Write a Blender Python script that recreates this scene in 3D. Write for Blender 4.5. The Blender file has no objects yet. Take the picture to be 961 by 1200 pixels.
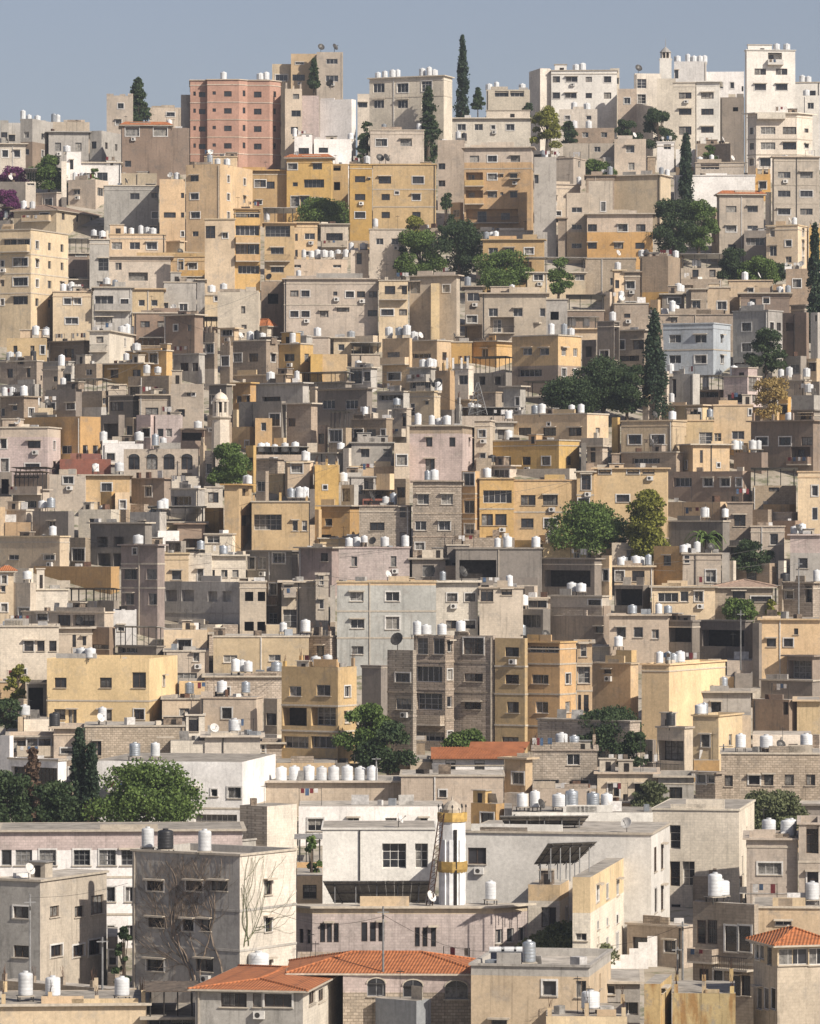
# hillside town seen across a valley through a long lens
SKY_SAT=0.8; SKY_VAL=1.0; SKY_TINT=(.96,.89,.93); SKY_STR=0.075; SUN_STR=5.0; EXPO=0.36; HAZE=0.00012
ROWS = """
0 10 141 200 g | 5/158,178:6x5 | z=3 | shaded grey house at the far left skyline edge
24 38 139 200 g | 31/158,178:5x6 | R24 t=24;rw1;c2=b@166 | grey and brown corner house under the left rooftop canopy
62 105 143 170 c | 80/160:5x4 | t=60,67 z=4 gf | cream house with green roof fence on the left skyline
57 104 154 192 g | 68,92/172:6x8 | k | low grey house beside the left skyline corner house
105 119 153 192 g | 110/170:5x7 | R23 rw2 | grey and white house left of the orange-edged dark house
78 95 178 222 w | 84,87/193:3x9 | z=-2 t=66,78 | slim white stair tower house behind the round green tree
95 142 190 222 w | 101/207:8x7;120/207:10x8 | k | low white villa right of the slim stair tower
125 156 113 160 c | | br | broken-topped cream wall block beside the skyline spruce
175 212 126 150 c | 200/134:8x4 | z=6 | low cream house behind the orange-edged dark house
212 224 111 192 g | | z=2 | narrow grey slab wall left of the pink block
143 200 147 210 b | 155,188/154:15x10;150/192:6x6 | L1 ot t=200,212 | dark brown house with an orange tiled roof edge
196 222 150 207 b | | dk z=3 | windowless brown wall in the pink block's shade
137 184 203 222 o | | sl z=2 | olive shed with a sloping top over the plain tan wall
122 186 217 272 g | 158/230:9x6;181/229:6x5;182/252:7x6;180/268:7x5 | k | plain grey tan house with two small right windows
187 217 210 285 ys | 214/229:3x5;199/252:13x6;214/252,274:3x5 | t=207 | narrow sand house between plain wall and ochre block
218 258 192 290 ys | 228/209,230:8x6;229/252:9x6;229/274:6x5 | R38 rw2 t=246,255,266 | tall sand apartment house with tank row on top
319 345 75 110 ys | 330/91:12x6 | z=12 | sand house top left of the rooftop dish house
341 372 63 110 ys | 350/91:12x6;351/74:8x2 | z=11 | sand rooftop storey with a pale slab roof
371 402 61 110 c | 389,72/0;389/72:11x5;389/92:12x6 | z=9 d=376,392 | cream tower house with two black roof dishes
334 354 104 190 c | 347/113:6x5;347/133:9x6;345/153:7x7 | d=387 r t=400 | cream flat block with cluttered roof right of pink block
354 374 112 190 pp | | z=1 | plain mauve wall strip beside the white panel wall
375 412 116 186 w | | R5 | tall blank white panel wall facing the valley
345 366 160 190 w | 356/177:10x6 | z=-4 t=340,322 | small white annex left below the panel wall
368 412 163 190 w | 379/176:9x5 | z=-3 t=413,424 | wider white annex right below the panel wall
419 433 110 158 cl | 425/123:9x5 | z=8 | narrow cream house between panel wall and grand block
433 520 88 190 cl | 444,472/103:11x9;500/101:10x10;444,472,500/122:10x8 | R10 k f t=443,451,460,466,495,503,509 | cream apartment block with roof tanks behind dark cypresses
434 497 152 186 c | 447,476/167:11x7 | k t=450,491 z=-3 | low pinkish house at the foot of the dark cypresses
570 621 105 140 cl | 588,606/109:15x8 | t=573,582,612 t2=588 | cream skyline house with white tanks right of the cypress
527 622 138 172 cl | 541,561/149:8x6;578/149:4x4;598/149:8x6 | k p=570,622,8 | wide low cream house right of the tall skyline cypress
513 544 164 240 c | 517,516/195,215:8x6 | R1 t=537,548,556 | grey pink house tucked left of the tall ochre block
544 623 172 272 y | 556,577,604/186:9x6;577/207,228:9x6;588/206,227:3x3;602/207,228:7x6 | cu=c@190 f b=544,567,219;b=544,567,240;b=544,608,262;b=597,610,210 R2 k t=500 | tall ochre block with cream top storey and long balconies
633 646 80 130 cl | | L13 z=1 | shaded side wing of the large cream skyline block
646 723 82 128 wh | 652,712/93,112:7x6;670/93:11x5;690/93,112:6x5;669/112:11x5 | k t=675,682,684 p=650,664,6 | large cream skyline block with two window rows
715 726 80 128 cl | 723/95:4x6 | z=2 | slim cream end bay of the large skyline block
655 700 128 150 cl | 665,690/138:5x4 | sh t=673,688 z=-3 | jumbled low roofs under the large skyline block
668 720 150 168 t | 686,708/158:6x5 | t=673,690 | small house with laundry and tanks below skyline block
660 722 168 190 c | 700/175:6x5 | nr | low cream retaining terrace right of the green tree
626 652 184 300 g | 628/210:5x8 | t=636,640 f sh | grey narrow house under a small tin awning
640 672 184 222 c | 645,656/192:10x8 | R14 k | cream corner house with twin grey windows
640 680 215 256 c | 648/232:8x5;650/250:14x5 | k t=680 L5 | shaded cream house with dark doorway gap
687 720 205 260 t | 705/200:0x0 | t=715 k | tan house with a low terrace below the plants
664 690 226 301 c | 676/246,266,288:10x5 | c2=ys@272 L1 | narrow grey cream house with three stacked windows
690 718 212 300 c | 707/242:4x9;699/265:16x10;716/268:6x6 | b=688,712,278 c2=y@280 | cream house with a wide grey bay window
744 775 86 138 cl | 752/98:9x9;752,752/116:8x9 | L1 z=2 d=748 | cream house with arched windows left of the sky turret
773 787 68 130 wh | 792/87:3x9 | tur | slim cream lookout tower with a dark pointed cap
790 828 72 112 w | 793/87:3x8;845/0:0x0 | t=794,806,813,820,826 z=1 | white skyline house with a row of roof tanks
828 872 84 112 w | 845,858/100:4x6;871/104:3x5 | z=5 sl2 | long white house with a sloping skyline
789 815 96 175 cl | 803/112,131:12x6;803/153:12x8 | L2 R1 k | cream twin block left half with brown window surrounds
816 843 95 175 wh | 829/112,131,152:12x6 | R1 k | cream twin block right half with wide windows
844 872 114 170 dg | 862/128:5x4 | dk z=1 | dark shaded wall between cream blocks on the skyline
875 932 58 140 wh | 891,916/84,102:11x6 | L2 k sh p=877,905,5 t=910,922 | tall cream tower block with a cluttered roof
886 934 132 205 cl | 900,926/153,171:16x8;947,946/151,154:0x0;945/153,171:4x4;897/190:10x8 | R18 rw1 f k b=886,920,140 L10 | cream block with wide windows below the tall tower block
932 961 96 130 wh | 951/110:8x6 | t=940,947 z=8 k | pale house on the far right skyline edge
815 856 168 205 t | 828,838/186:6x4 | R1 z=3 | pinkish terrace house right of the dark pine
815 872 190 215 c | 832/195:20x6;855/195:0x0 | k t=820,834 z=1 | low villa with a dark veranda below the pine
792 820 175 196 w | 781,780/172:5x4 | z=4 | small pale wall house behind the dark pine
770 790 166 200 w | 782/172:7x5 | z=5 k | tiny white house with an arched window left of pine
720 757 163 215 c | | st z=2 | cream terraced garden wall with posts and steps
790 885 205 246 w | 803/226:8x6;830/0:0x0 | z=2 k | pale rubble stone house behind the tree grove
720 774 204 262 ys | | R12 t=775,783 k | big blank sand house wall left of the tree grove
688 765 250 305 c | 694,730,751/267:9x7;694,725,750/288:9x6 | c2=y@272 k | two-tone house pale above ochre below the blank wall
843 895 228 302 c | 857,882/245,268:10x6;858/290:8x6 | L3 ot k | neat cream house with square windows and orange roof patch
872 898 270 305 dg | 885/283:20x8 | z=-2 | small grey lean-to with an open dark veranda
907 960 183 268 c | 919,945/205,227,248:12x6 | L2 k f sh | cream pink house with six broad windows at right edge
898 935 263 318 ys | 905/272:5x9;906/294:7x10;924/285,304:6x6 | R12 k t=931 | slim sand house with a bracketed cornice
0 36 268 400 ys | 0,4/309,332,354:8x6;24/307,330,352:16x9;12,28/286:12x9 | R44 rw3 f k b=0,37,296 | big sand corner block at left edge with balconies
16 66 246 275 ys | 52/253:9x6 | R49 rw3 hp t=28,38 b=28,60,260 | villa with a shallow tan hipped roof
80 112 210 246 c | 90/225:6x5;118/225:6x8 | R15 t=88,97 z=2 | small cream tower house above the hipped villa
0 20 190 205 c | 2/199:4x5 | z=3 | pale house behind the purple bougainvillea
80 105 280 330 b | 90,105/0:0x0;95/295:10x8 | k sh v | shaded brown house behind the twin tank house
80 104 297 330 ys | 94/322:11x7 | R11 rw1 k | small sand house with shaded awning
105 128 280 345 g | 122/310:11x12;117/332:6x4;127,138/331:5x4 | z=1 k t=110,120 | grey gap house with a wide opening
128 194 274 302 ys | 137/269:0x0;137,158,178/288:10x7 | t=137,144,154,165,172,179 k p=128,145,10 | ochre terrace house with a line of roof tanks
128 200 300 335 c | 139/312:6x7;162,185/324:21x9 | k z=-1 | pinkish house with two wide pale blue windows
160 250 296 312 y | | z=-2 nr | long ochre parapet wall of the upper terrace
200 262 300 330 y | 212/310:5x10;226/312:8x6 | k z=0 b=210,262,325 | ochre house with a white recessed balcony
62 108 341 400 ys | 79,91/353:7x6;84/376:14x7 | k t=74,84,80 | sand house with twin white tanks at its left edge
45 62 338 372 g | 54/355:14x14 | k z=-1 | small grey shelter with an open dark front
110 155 336 400 g | 122/353:20x12;146/354:8x6;122/376:18x8 | b=110,155,365 f k t=125,135 | blue grey flat house with a full width balcony
155 192 338 376 ys | 166,181/355:6x6 | k | small bright sand house with two square windows
192 230 330 365 g | 215/360:8x7;194/360:5x8 | k z=-1 p=200,212,10 | small dull grey house with a roof hut
157 228 366 400 b | 170,190/380:9x6 | k nr | low brown roofed house under the sand house
240 278 183 262 ys | 248/209,229:7x6 | z=4 k | sand flat house beside the ochre crest block
278 338 199 262 y | 305/215:11x7;317/217:8x7;346/0:0x0;304/237:5x4;352/235:9x8 | z=1 k | ochre crest block lower wing with slit windows
336 388 185 262 y | 343,372/195:9x6;346/216:5x4;368/215:22x9;372/236:10x6;346,357/236:8x10 | or R2 k | ochre crest block with arched windows and orange trim
388 408 192 260 y | 395/197:7x5;395/218:6x8 | dk z=3 | recessed ochre wall in a neighbour's shadow
410 436 192 285 y | 422/210,231,252:10x6;433/210:2x2 | k L1 t=430 | ochre twin block left half with stacked windows
437 511 192 270 y | 451/211:12x7;452,488/231,252:8x6;490/211:11x7;465/226:4x3;500/211:0x0 | k f d=445,452 | ochre twin block right half with wall dishes
433 476 268 330 c | 445,463/283:7x6;478/0:0x0 | k t=440 nr | cream low house under the ochre twin block
275 305 244 345 y | 290/249,270,292:26x11;292/316:24x9 | b=274,304,286;b=274,304,307;b=310,340,286 L1 k | ochre balcony house left stack under the crest
310 345 244 345 y | 326/249:22x11;325/271:28x12;325/294:14x7;325/316:14x6 | b=310,340,307;b=310,335,330 v t=312 k | ochre balcony house right stack with a roof pergola
345 372 260 322 ys | 347,351/278,297:3x7;363/277:10x6;362/297:9x4 | L2 k z=1 | slim sand house right of the balcony stacks
376 408 262 306 c | 392/278:18x9;400/300:15x5 | b=376,408,290 k z=1 | pinkish house with one deep solid balcony
240 275 256 350 ys | 245/272:12x12;264/276:5x5 | R1 k z=2 | sand side house with a slanting shadow
340 407 304 326 c | 348,395/312:8x3 | t=356,365,372,380,388,396,409,425 nr z=-1 | low wall house carrying a long line of tanks
411 432 293 330 c | 421/303:5x11 | t=407,426 z=1 | pale pink stair hut with a tall slit window
333 443 326 396 c | 345,358/344,368:8x6;393/344:4x4;410,423,437/345:8x6;437/367:10x6;380/368:8x6;358/344,368:10x6;402/363:12x4 | f k t=350 | long cream block with piped facade and small windows
444 478 328 400 ys | 457,477/340:10x8;454,475/366:12x6 | k b=446,478,352 | sand house joined to the long cream block
480 535 322 400 c | 485/337:12x11;523/338:7x7;540/0:0x0 | R4 k | pale terrace house with a barred window
505 515 332 400 ys | | z=-1 | square cream chimney wall beside the barred window
240 268 345 360 ys | 256/350:8x5 | z=1 nr k t=248 | low sand terrace strip below the round bush
255 303 342 396 cl | 285/363:4x7;286/383:5x4 | R2 br t=262 | pale ruined house with a ragged roof edge
288 320 382 392 cl | | hr z=-1 | small house with a red tiled gable roof
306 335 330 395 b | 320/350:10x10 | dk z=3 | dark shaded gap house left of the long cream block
566 637 280 340 y | 578,597,620/294:9x6 | k f t=570,576,581 R1 z=1 | ochre garden house with a parapet above the trees
618 686 302 345 ys | 631,653/325:9x6;680/325:10x6 | k v L2 | sand house with a small palm in front
686 745 302 345 t | 720/330:8x7 | k nr z=1 | pinkish brown wall house right of the palm
545 565 335 380 t | 555/348:12x8;553/374:10x7 | t=548 k | small tan house left of the low roofed cream house
565 640 343 400 c | 578,607,638/366:9x8;553/374:10x6 | k t=600 p=575,600,6 | cream house with a thick overhanging roof
665 708 346 378 b | 685/336:28x10 | v k | brown terrace house under a thin canopy
640 665 350 400 g | 650,660/370:8x8 | dk k | dark grey yard house with parked clutter
720 732 316 360 ys | 722/333:6x8;728/356:8x6 | z=1 L2 t=724,743 k | narrow sand house with a downpipe
732 750 318 360 t | 739/334:8x7;738/358:12x7 | k z=1 | small brown house between downpipe and blank wall
750 783 300 352 t | | R14 z=0 t=747,792 c2=y@342 | blank tan tower wall with white tanks
775 800 300 330 ys | 790/326:7x5 | z=4 R1 k | small sunlit sand house behind the blank tower
798 845 298 330 c | 815,835/320:6x8 | v z=2 t=819,814 sh | jumbled pink house with a tin veranda
776 802 344 362 dg | 790/352:14x6 | t=798,795 nr k | low dark house under the white double tank
810 828 338 372 t | 816/357:8x8 | k | small shadowed tan house with steps
829 855 336 372 ys | 846/358:9x8 | k p=831,843,3 | bright sand cube house in the right midfield
854 905 328 350 ys | 880/340:5x4 | k t=840,873,918 | low sand house under the right-hand pines
868 925 343 370 b | 882,888/355:6x8;898/352:6x6 | t=914,926 k | brown low house with small white arched hut
720 760 355 380 t | 735/370:6x4 | k nr t=728 z=1 | tan terrace strip above the dark yard
770 860 368 400 t | 790/375:6x5 | nr k t=788,792 | low grey wall terrace with white tanks
770 792 92 150 cl | | nr z=3 | plain cream link wall behind the slim skyline tower
0 58 144 200 g | 14/162:6x6;45/160:6x6 | z=6 t=34,44 | long pale house behind the left skyline corner
100 128 158 200 c | 114/168:6x5 | z=7 | low cream house left of the broken-topped wall block
0 30 168 215 cl | 6,20/180:6x7 | k z=4 | pale house above the magenta bougainvillea
724 746 104 150 c | 735/118:6x6 | z=8 nr | small far cream house in the right skyline gap
926 961 112 140 wh | 950/124:6x6 | z=10 t=945 | far white house right of the tall tower block
8 54 396 424 ys | 18,38,50/410:4x8 | R1 L8 p=23,54,4 t=42,55,60,65 | sand cube house with three tall narrow windows
0 50 422 452 t | 50,54/443:4x5 | t=12,22,39 k z=1 q | grey clutter house beneath the sand cube house
50 74 432 465 c | 66/444:6x5 | t=76 q k | small cream house with one awning window
53 96 458 484 t | 59,83/476:8x6 | k nr q | flat brown house with a dark lower window strip
0 28 464 510 t | 17/478:5x5;2/483:6x8 | R17 t=5,13,28 k q | sand house carrying three squat white tanks
28 62 478 500 ys | 40/475:4x5 | t=43 nr z=1 | low sand wall beside the squat tank house
105 128 387 430 cl | 117/398:7x6 | R36 z=-1 k t=143,149,163 lit b=98,126,413 | pale house with peach side and twin white tanks
165 190 396 412 t | | v z=1 k | sand veranda beneath the brown flat roof
192 228 368 420 b | 206,222/384:4x6 | k z=1 R10 q | brown grey house below the twin window sand house
148 195 410 446 y | 180/420:8x10 | k t=160 R7 p=186,202,6 q | dull ochre house with a bright narrow buttress
88 120 426 446 t | 104/436:6x6 | nr z=1 q t=75 | dim olive wall house above the veranda roofs
122 175 425 446 y | 134,160/438:8x8 | q k t=148 nr | dim ochre house behind a tall water tank
203 240 414 445 g | 216,230/430:8x8 | q k z=1 | dim grey house with a dark gaping window
85 128 444 470 b | 98,115/453:8x7 | v q | brown shed row with a ragged flat roof
127 148 450 472 c | 137/453:4x5 | k | small cream house with one square window
150 205 440 474 t | 158/458:10x8 | t=172,185 z=1 nr q | brown terrace carrying two tall corrugated tanks
96 127 458 478 t | 122/470:4x6 | nr q z=1 | low tan wall behind twin roof tanks
54 96 456 485 dg | 60,83/476:8x6 | t=74 q z=-1 nr | grey flat terrace with a single wide tank
128 163 463 490 dg | 137/476:14x10 | q k t=107,114 | dim grey house with a wide dark opening
163 207 462 500 c | 199/482:5x6;178/482:14x8 | k z=1 lit | cream house with a wide opening and thick parapet
200 238 450 502 c | 213/484:6x7;221,227/462:3x3 | k R1 z=1 lit p=201,212,10 | cream house with stepped roof and small vents
160 182 486 523 pp | 172/507:9x8 | q | dim mauve wall left half with a dark opening
182 212 486 523 pp | 188,198/507:6x8;198/508:8x7 | R2 lit | pinkish stone house right of the dark mauve wall
118 146 486 520 dg | 132/505:20x16 | dk q t=105 | dark grey shell house with gutted openings
120 168 520 545 w | | t=120,163 nr z=-1 | bright white low parapet wall mid left
145 232 526 560 c | 157,178,198,219/543:11x12 | ar t=182,189 z=-1 k R1 lit | pale stone arcade house with four arched windows
212 240 502 524 b | 226/510:24x12 | dk t=232 k | brown boarded roof shed right of the stone house
28 94 488 545 y | 78/527:10x8;40/500:0x0;82/513:0x0 | R24 rw2 q p=94,118,4 | ochre house with sunlit right side above awnings
0 56 500 560 pp | 3/520:8x9;40/521:14x8;5/545:10x14;38/546:16x5 | R15 lit k cu=c@512 p=2,20,8 | mauve grey house with cream upper band at left edge
70 130 538 546 r | | at z=-2 nr | long faded red awning roof
16 62 548 562 b | 30/556:30x8 | v z=-3 q | dark canopy porch on thin posts
240 262 372 392 ys | 263/388:10x8 | k v z=1 | small dim shed beside the orange roof
258 280 384 408 ys | 266,280/388:10x9 | k q | shaded sand shed under the orange tile roof
273 312 398 440 t | 278,297/419:9x8;298/403:0x0 | q R16 rw1 t=293,301,307,298 k | brown house with dark windows and bright right end
327 352 402 440 y | 339/419:10x7 | q R15 rw1 t=343 k p=325,341,12 | ochre house between two sunlit side walls
366 385 394 435 c | 400/407:5x6 | k t=372 R2 z=1 sh | rubble cream wall house with small holes
391 412 395 420 ys | 400/407:6x6 | k z=1 lit t=411 | small sunny house with one blue window
364 378 415 440 y | | nr z=-1 | plain ochre wall block left of the sand wall
378 406 415 440 ys | | nr R1 z=-1 lit | plain sunny sand wall over the vine terrace
412 445 402 425 c | 430/405:28x7 | k z=1 v | cream veranda house with a dark roof terrace
354 412 436 456 dg | 370,400/440:20x10 | v k q | dark pergola terrace with green vines
410 442 430 452 g | 417/441:14x16;434/441:14x10 | q k t=420 | dim terrace house with white panel door
448 480 396 452 ys | 461/418:12x9;462/441:14x8 | b=450,480,428 t=468,477,456 k R2 q | tan house with shaded balconies above the pale awning house
442 480 458 482 g | 460/466:30x6 | aw2 k q | grey house with a pale sheet awning
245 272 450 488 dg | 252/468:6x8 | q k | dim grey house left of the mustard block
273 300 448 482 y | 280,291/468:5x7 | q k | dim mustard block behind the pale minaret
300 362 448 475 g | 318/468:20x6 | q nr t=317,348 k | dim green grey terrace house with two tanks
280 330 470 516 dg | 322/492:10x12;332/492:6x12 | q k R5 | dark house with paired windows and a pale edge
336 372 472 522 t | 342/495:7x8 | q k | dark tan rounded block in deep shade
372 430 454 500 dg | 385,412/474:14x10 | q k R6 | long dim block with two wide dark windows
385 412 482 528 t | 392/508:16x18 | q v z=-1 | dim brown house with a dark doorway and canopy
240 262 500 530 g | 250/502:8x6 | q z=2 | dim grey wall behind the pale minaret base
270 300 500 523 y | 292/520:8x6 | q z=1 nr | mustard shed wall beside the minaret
299 319 490 523 y | 309/500:5x8 | lit | bright mustard stair hut with one dark window
412 460 490 530 t | 420,435,452/508:9x8 | q nr c2=b@512 t=428 k b=412,460,525 | brown balcony floor house behind pale grey wall
412 460 518 548 g | 428,454/531:8x8 | z=-1 lit k nr | pale grey house with two square windows
460 482 478 520 c | 475/492:6x14 | k b=460,482,512 t=465 q | tan house with a single balcony below the terrace
300 360 524 540 c | | nr v t=306,312,322,334,346,358 z=1 | cluttered pale roof with five tall cylindrical tanks
334 360 540 575 ys | 348/547:11x10 | R7 q k t=357,359 | sand house with a large dark square window
368 390 544 575 ys | | R8 lit sh | plain bright sand block beside the dark window house
360 402 530 556 g | 404/535:8x12 | q z=1 k t=402 nr | dim grey yard house with a tall door
545 640 378 400 t | 555/374:10x7;590/382:20x5;578/390:6x8;615/382:14x7 | k nr t=596,604 | tan house with twin small white tanks
520 553 400 428 y | 525/412:4x8 | lit k z=1 t=565,572,589 | bright ochre end wall near the twin tanks
480 512 398 430 ys | 494/417:20x5 | q R18 k t=485 | ochre house with a shaded slit window front
552 582 399 425 y | | q R20 k z=1 | ochre block left of the big square-cut house
600 654 392 455 y | 618,638/412:9x7;621/437:26x8 | R27 rw2 c2=b@428 q k t=646,661,669 | big square-cut ochre house with a pale parapet
654 700 372 395 ys | 690/378:12x5;703/390:5x5 | t=670,687 v k | sand house with cluttered terrace and tin shade
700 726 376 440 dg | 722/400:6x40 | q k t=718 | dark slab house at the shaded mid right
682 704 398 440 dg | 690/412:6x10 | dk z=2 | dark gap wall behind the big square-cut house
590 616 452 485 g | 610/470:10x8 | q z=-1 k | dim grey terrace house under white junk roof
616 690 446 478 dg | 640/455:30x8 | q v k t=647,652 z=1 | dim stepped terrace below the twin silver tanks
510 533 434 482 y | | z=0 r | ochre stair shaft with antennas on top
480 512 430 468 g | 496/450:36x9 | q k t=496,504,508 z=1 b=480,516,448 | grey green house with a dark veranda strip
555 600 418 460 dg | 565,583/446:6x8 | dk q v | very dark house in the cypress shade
480 516 458 500 ys | 500/472:4x4;483/480:5x12 | k t=516,522 d=504,514 z=0 q | tan house with two black roof dishes mid right
540 612 478 495 c | 590/480:40x5 | nr v z=1 t=552,560 | cluttered pale roof yard below the stair shaft
480 542 498 560 pp | 503,530/518:6x9;504/545:9x12 | lit R16 t=490,506,514,524 cu=t@508 k | lavender house with a tan upper band
556 574 492 540 c | 565/508:7x7;566/534:5x5 | R6 lit k | narrow cream house with one orange brown window
574 602 494 520 cl | 580/500:0x0 | sh k nr z=1 t=596 | bright low hut with leaning white sheets
602 688 484 515 ys | 615,644,674/506:14x9;643/497:3x3 | q R25 rw1 t=627,635,670,681 k | long grey sand house with four roof tanks
576 655 515 550 y | 594,617,640/540:8x8 | q R24 rw1 k t=596 | ochre house with a sunlit right end
688 712 522 545 c | 695/532:5x18;705/532:14x12 | q z=1 k | small patched house beside the sunlit ochre end
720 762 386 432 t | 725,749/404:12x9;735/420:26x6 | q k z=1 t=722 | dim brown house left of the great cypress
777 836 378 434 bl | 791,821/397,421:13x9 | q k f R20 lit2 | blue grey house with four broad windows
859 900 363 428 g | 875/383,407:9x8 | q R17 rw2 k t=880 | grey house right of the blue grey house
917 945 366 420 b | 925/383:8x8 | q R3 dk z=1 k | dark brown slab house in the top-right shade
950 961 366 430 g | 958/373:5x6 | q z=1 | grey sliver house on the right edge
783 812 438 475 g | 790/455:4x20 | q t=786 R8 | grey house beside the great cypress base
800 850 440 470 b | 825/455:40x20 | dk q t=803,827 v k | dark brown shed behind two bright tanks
848 876 440 478 pp | 861/467:16x9;882/449:8x18 | R16 q t=860 k p=856,875,8 | mauve ruined house left of the golden tree
855 905 432 445 cl | | br nr z=2 | pale broken roof parapet above the mauve ruin
913 950 445 466 c | | nr k z=1 t=945,925,915 | low cream terrace behind the golden tree
945 961 420 450 ys | 955/430:12x8 | k z=2 | small sand house near the golden tree's right edge
928 961 463 482 g | | q nr t=948 | dim grey parapet house with a tank on right edge
775 830 474 495 ys | 814/486:14x12 | q t=787 k nr z=1 | sand low house with a dark barred window
836 882 474 522 ys | 879/483:2x6;840/515:10x14;865/510:12x8 | lit k nr | big bright blank cream wall right of centre
728 788 492 545 ys | 744,771/515:14x10 | q k R32 lit3 t=788 z=0 | sand house with two wide grey framed windows
795 836 492 528 ys | 797/515:6x12;830/514:20x14 | lit k nr t=832,864 z=-1 | bright sand annex left of the blank cream wall
728 800 529 550 t | 757/540:30x6 | q k nr d=762 z=-1 | dim sand terrace house with a dish antenna
812 855 520 552 ys | 842/545:3x4;822/535:2x14 | lit k L16 z=-1 | weathered sand block with stained bright wall
880 961 492 550 b | 893,920,946/517:13x9 | q k r t=925 | wide brown house with column stubs on top
928 961 480 500 dg | 945/488:12x6 | q z=2 k | dark upper hut behind the wide brown house
860 900 530 552 b | | dk q t=858,868,882,890,908,930 z=1 nr | low dark roof with a string of tanks
783 880 552 590 b | 830,850,868/565:9x8;800/565:20x10 | q nr | long dark brown flank wall below the tank roof
15 58 553 600 c | 33/563:30x10;32/591:20x8 | v z=0 q b=15,58,580 k | shaded cream house beneath the dark canopy porch
58 100 556 592 c | 80/562:10x8 | k nr t=110 z=1 R1 | cluttered terrace house with white cloth and beams
96 152 556 590 y | 125/571:10x8 | nr k t=140,112 z=1 | ochre fence wall house under the red awning
0 14 553 585 dg | 6/570:8x16 | dk | dark doorway house at the left frame edge
118 135 576 600 y | 125/590:0x0 | q nr k | small dim mustard hut beside a sunny end wall
135 152 577 600 ys | 144/591:6x8 | lit z=-1 | small ochre hut with a dark arched doorway
154 200 560 590 b | | nr q k z=1 | tan terrace wall behind the four white cylinder tanks
200 240 572 600 g | 211/587:24x10 | q k nr | grey shelter with long silver roof sheets
175 240 594 625 ys | 230/600:0x0;216/606:18x6 | k t=157,170,179,187 v | ochre terrace house with an antenna line
92 130 597 632 cl | | R10 sh z=1 nr | pale patchy wall house with ladders
152 195 600 640 g | | nr z=1 t=188,195 q | light grey roof platform beside two white tall tanks
8 38 597 615 c | | k nr q | small plain cream block below the dark canopy house
38 80 599 628 dg | | q R7 t=50,60 | dark slab with pale edge on the left slope
0 70 628 668 ys | 16,58/653:10x5;58/653:20x10 | q R11 k t=62 | sand house with dark slot windows and junk roof
208 240 613 632 b | | dk k nr | dark brown fence shed behind the junk terrace
185 210 622 640 w | | z=1 nr t=190 | small white panel hut beside tall tanks
194 218 634 655 dg | 205/640:14x12 | q t=160 z=1 | dark carport between stone house and terrace
106 178 612 664 dg | 120,139/635:10x10;100,122,140/656:14x14 | dk q k | dark gutted shell house in the left centre
82 106 630 664 t | 92/650:12x12 | q z=1 | shaded yard wall house with broken windows
40 140 664 690 y | | q nr t=32 z=1 | plain olive ochre long wall left of the mauve block
142 193 638 735 m | 158/646:4x6;153,179/673:12x10;152,179/702:8x11 | q k f t=162 | dark mauve three storey house left of centre
168 193 638 655 c | | nr lit z=-1 | small pale parapet block on the mauve house
193 221 648 685 ys | 207/674:9x9 | lit k | bright sand annex right of the mauve house
221 248 648 682 cl | 235/674:5x12 | t=235 k R1 lit | whitish annex with a tall dark door
218 245 632 650 c | 230/642:18x8 | k nr z=2 v | small canopy terrace over the whitish annex
0 16 670 732 ys | 5,8/679:5x8;4/712:8x8;4/690:4x6 | lit k ot | sand house with orange roof at the left edge
16 42 683 735 c | 29/717:12x8 | q t=32 k z=0 | shaded cream house behind an awning
42 80 690 716 cl | | lit nr k p=31,52,17 | plain sunny cream wall block above junk terrace
80 110 690 716 g | 95/708:12x10 | q v k R1 | grey hut with a thin canopy roof
114 140 690 715 dg | 125/700:26x8 | q v z=1 | low canopy shed beside the mauve house
26 133 717 760 c | 75/727:14x12;98,120/727:24x12;50/723:10x6 | q nr k z=1 | ruined open terrace house with gaping rooms
133 160 715 745 w | 142/736:6x6 | sh lit | small ragged white hut above the ruin
193 281 682 735 g | 200,220/698:12x11;249,266/699:9x10;202,226/734:10x10;249,268/736:10x9 | q k R1 f | long unfinished grey house with gutted windows
281 312 681 740 c | 292,307/699:8x9;292,307/734:9x9;285/735:2x9 | lit k | peach half built house right of the grey shell
312 330 681 735 t | 321/690:9x12;321/728:13x18 | q b=312,329,710 z=1 | recessed brown stack with a dark balcony
330 370 681 740 c | 338/691:9x10;340/725:15x20 | lit k b=333,347,700 | peach wall house with a tall dark doorway
370 385 672 740 c | 377/680:4x9;377/708:4x9 | lit k z=-1 | slim peach stair tower with two slit windows
263 280 567 640 y | 288/574:8x12;288/610:9x10 | z=0 k R15 t=290,298 lit | tall ochre tower wall with a slanting shadow
295 362 587 640 y | 314/612:30x17;346,357/616:5x10 | lit k t=341,346,351,357 nr r | ochre house with one huge dark window
337 363 541 587 ys | 348/548:11x10;348/557:11x12 | lit z=1 k | ochre upper storey with a brown shuttered window
369 397 545 600 y | 381/571:4x4 | lit z=1 sh r | tall ochre block beside the upper storey
376 410 592 632 y | 385/612:7x7;410/633:10x6 | q R11 lit2 k | small dim ochre house with a bright slanted end
400 420 568 600 g | 405/580:10x14 | q z=2 k t=402 | grey shack below the dark red tin roof
315 337 555 580 ys | | k q nr z=2 | small sand roof terrace behind the ochre house
240 262 595 620 y | 250/590:0x0 | q nr k | mustard block left of the tall ochre tower
240 272 625 645 cl | 250/632:14x8 | R10 lit nr k | pale terrace house below the tall ochre tower
240 288 650 680 cl | 247/672:8x7;263,276/672:6x7 | lit k t=262 | whitish house with three small square windows
290 350 645 682 dg | 294,307/660:8x12;327/654:12x10 | q nr z=1 k | dark courtyard house under a pale tin roof
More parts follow.
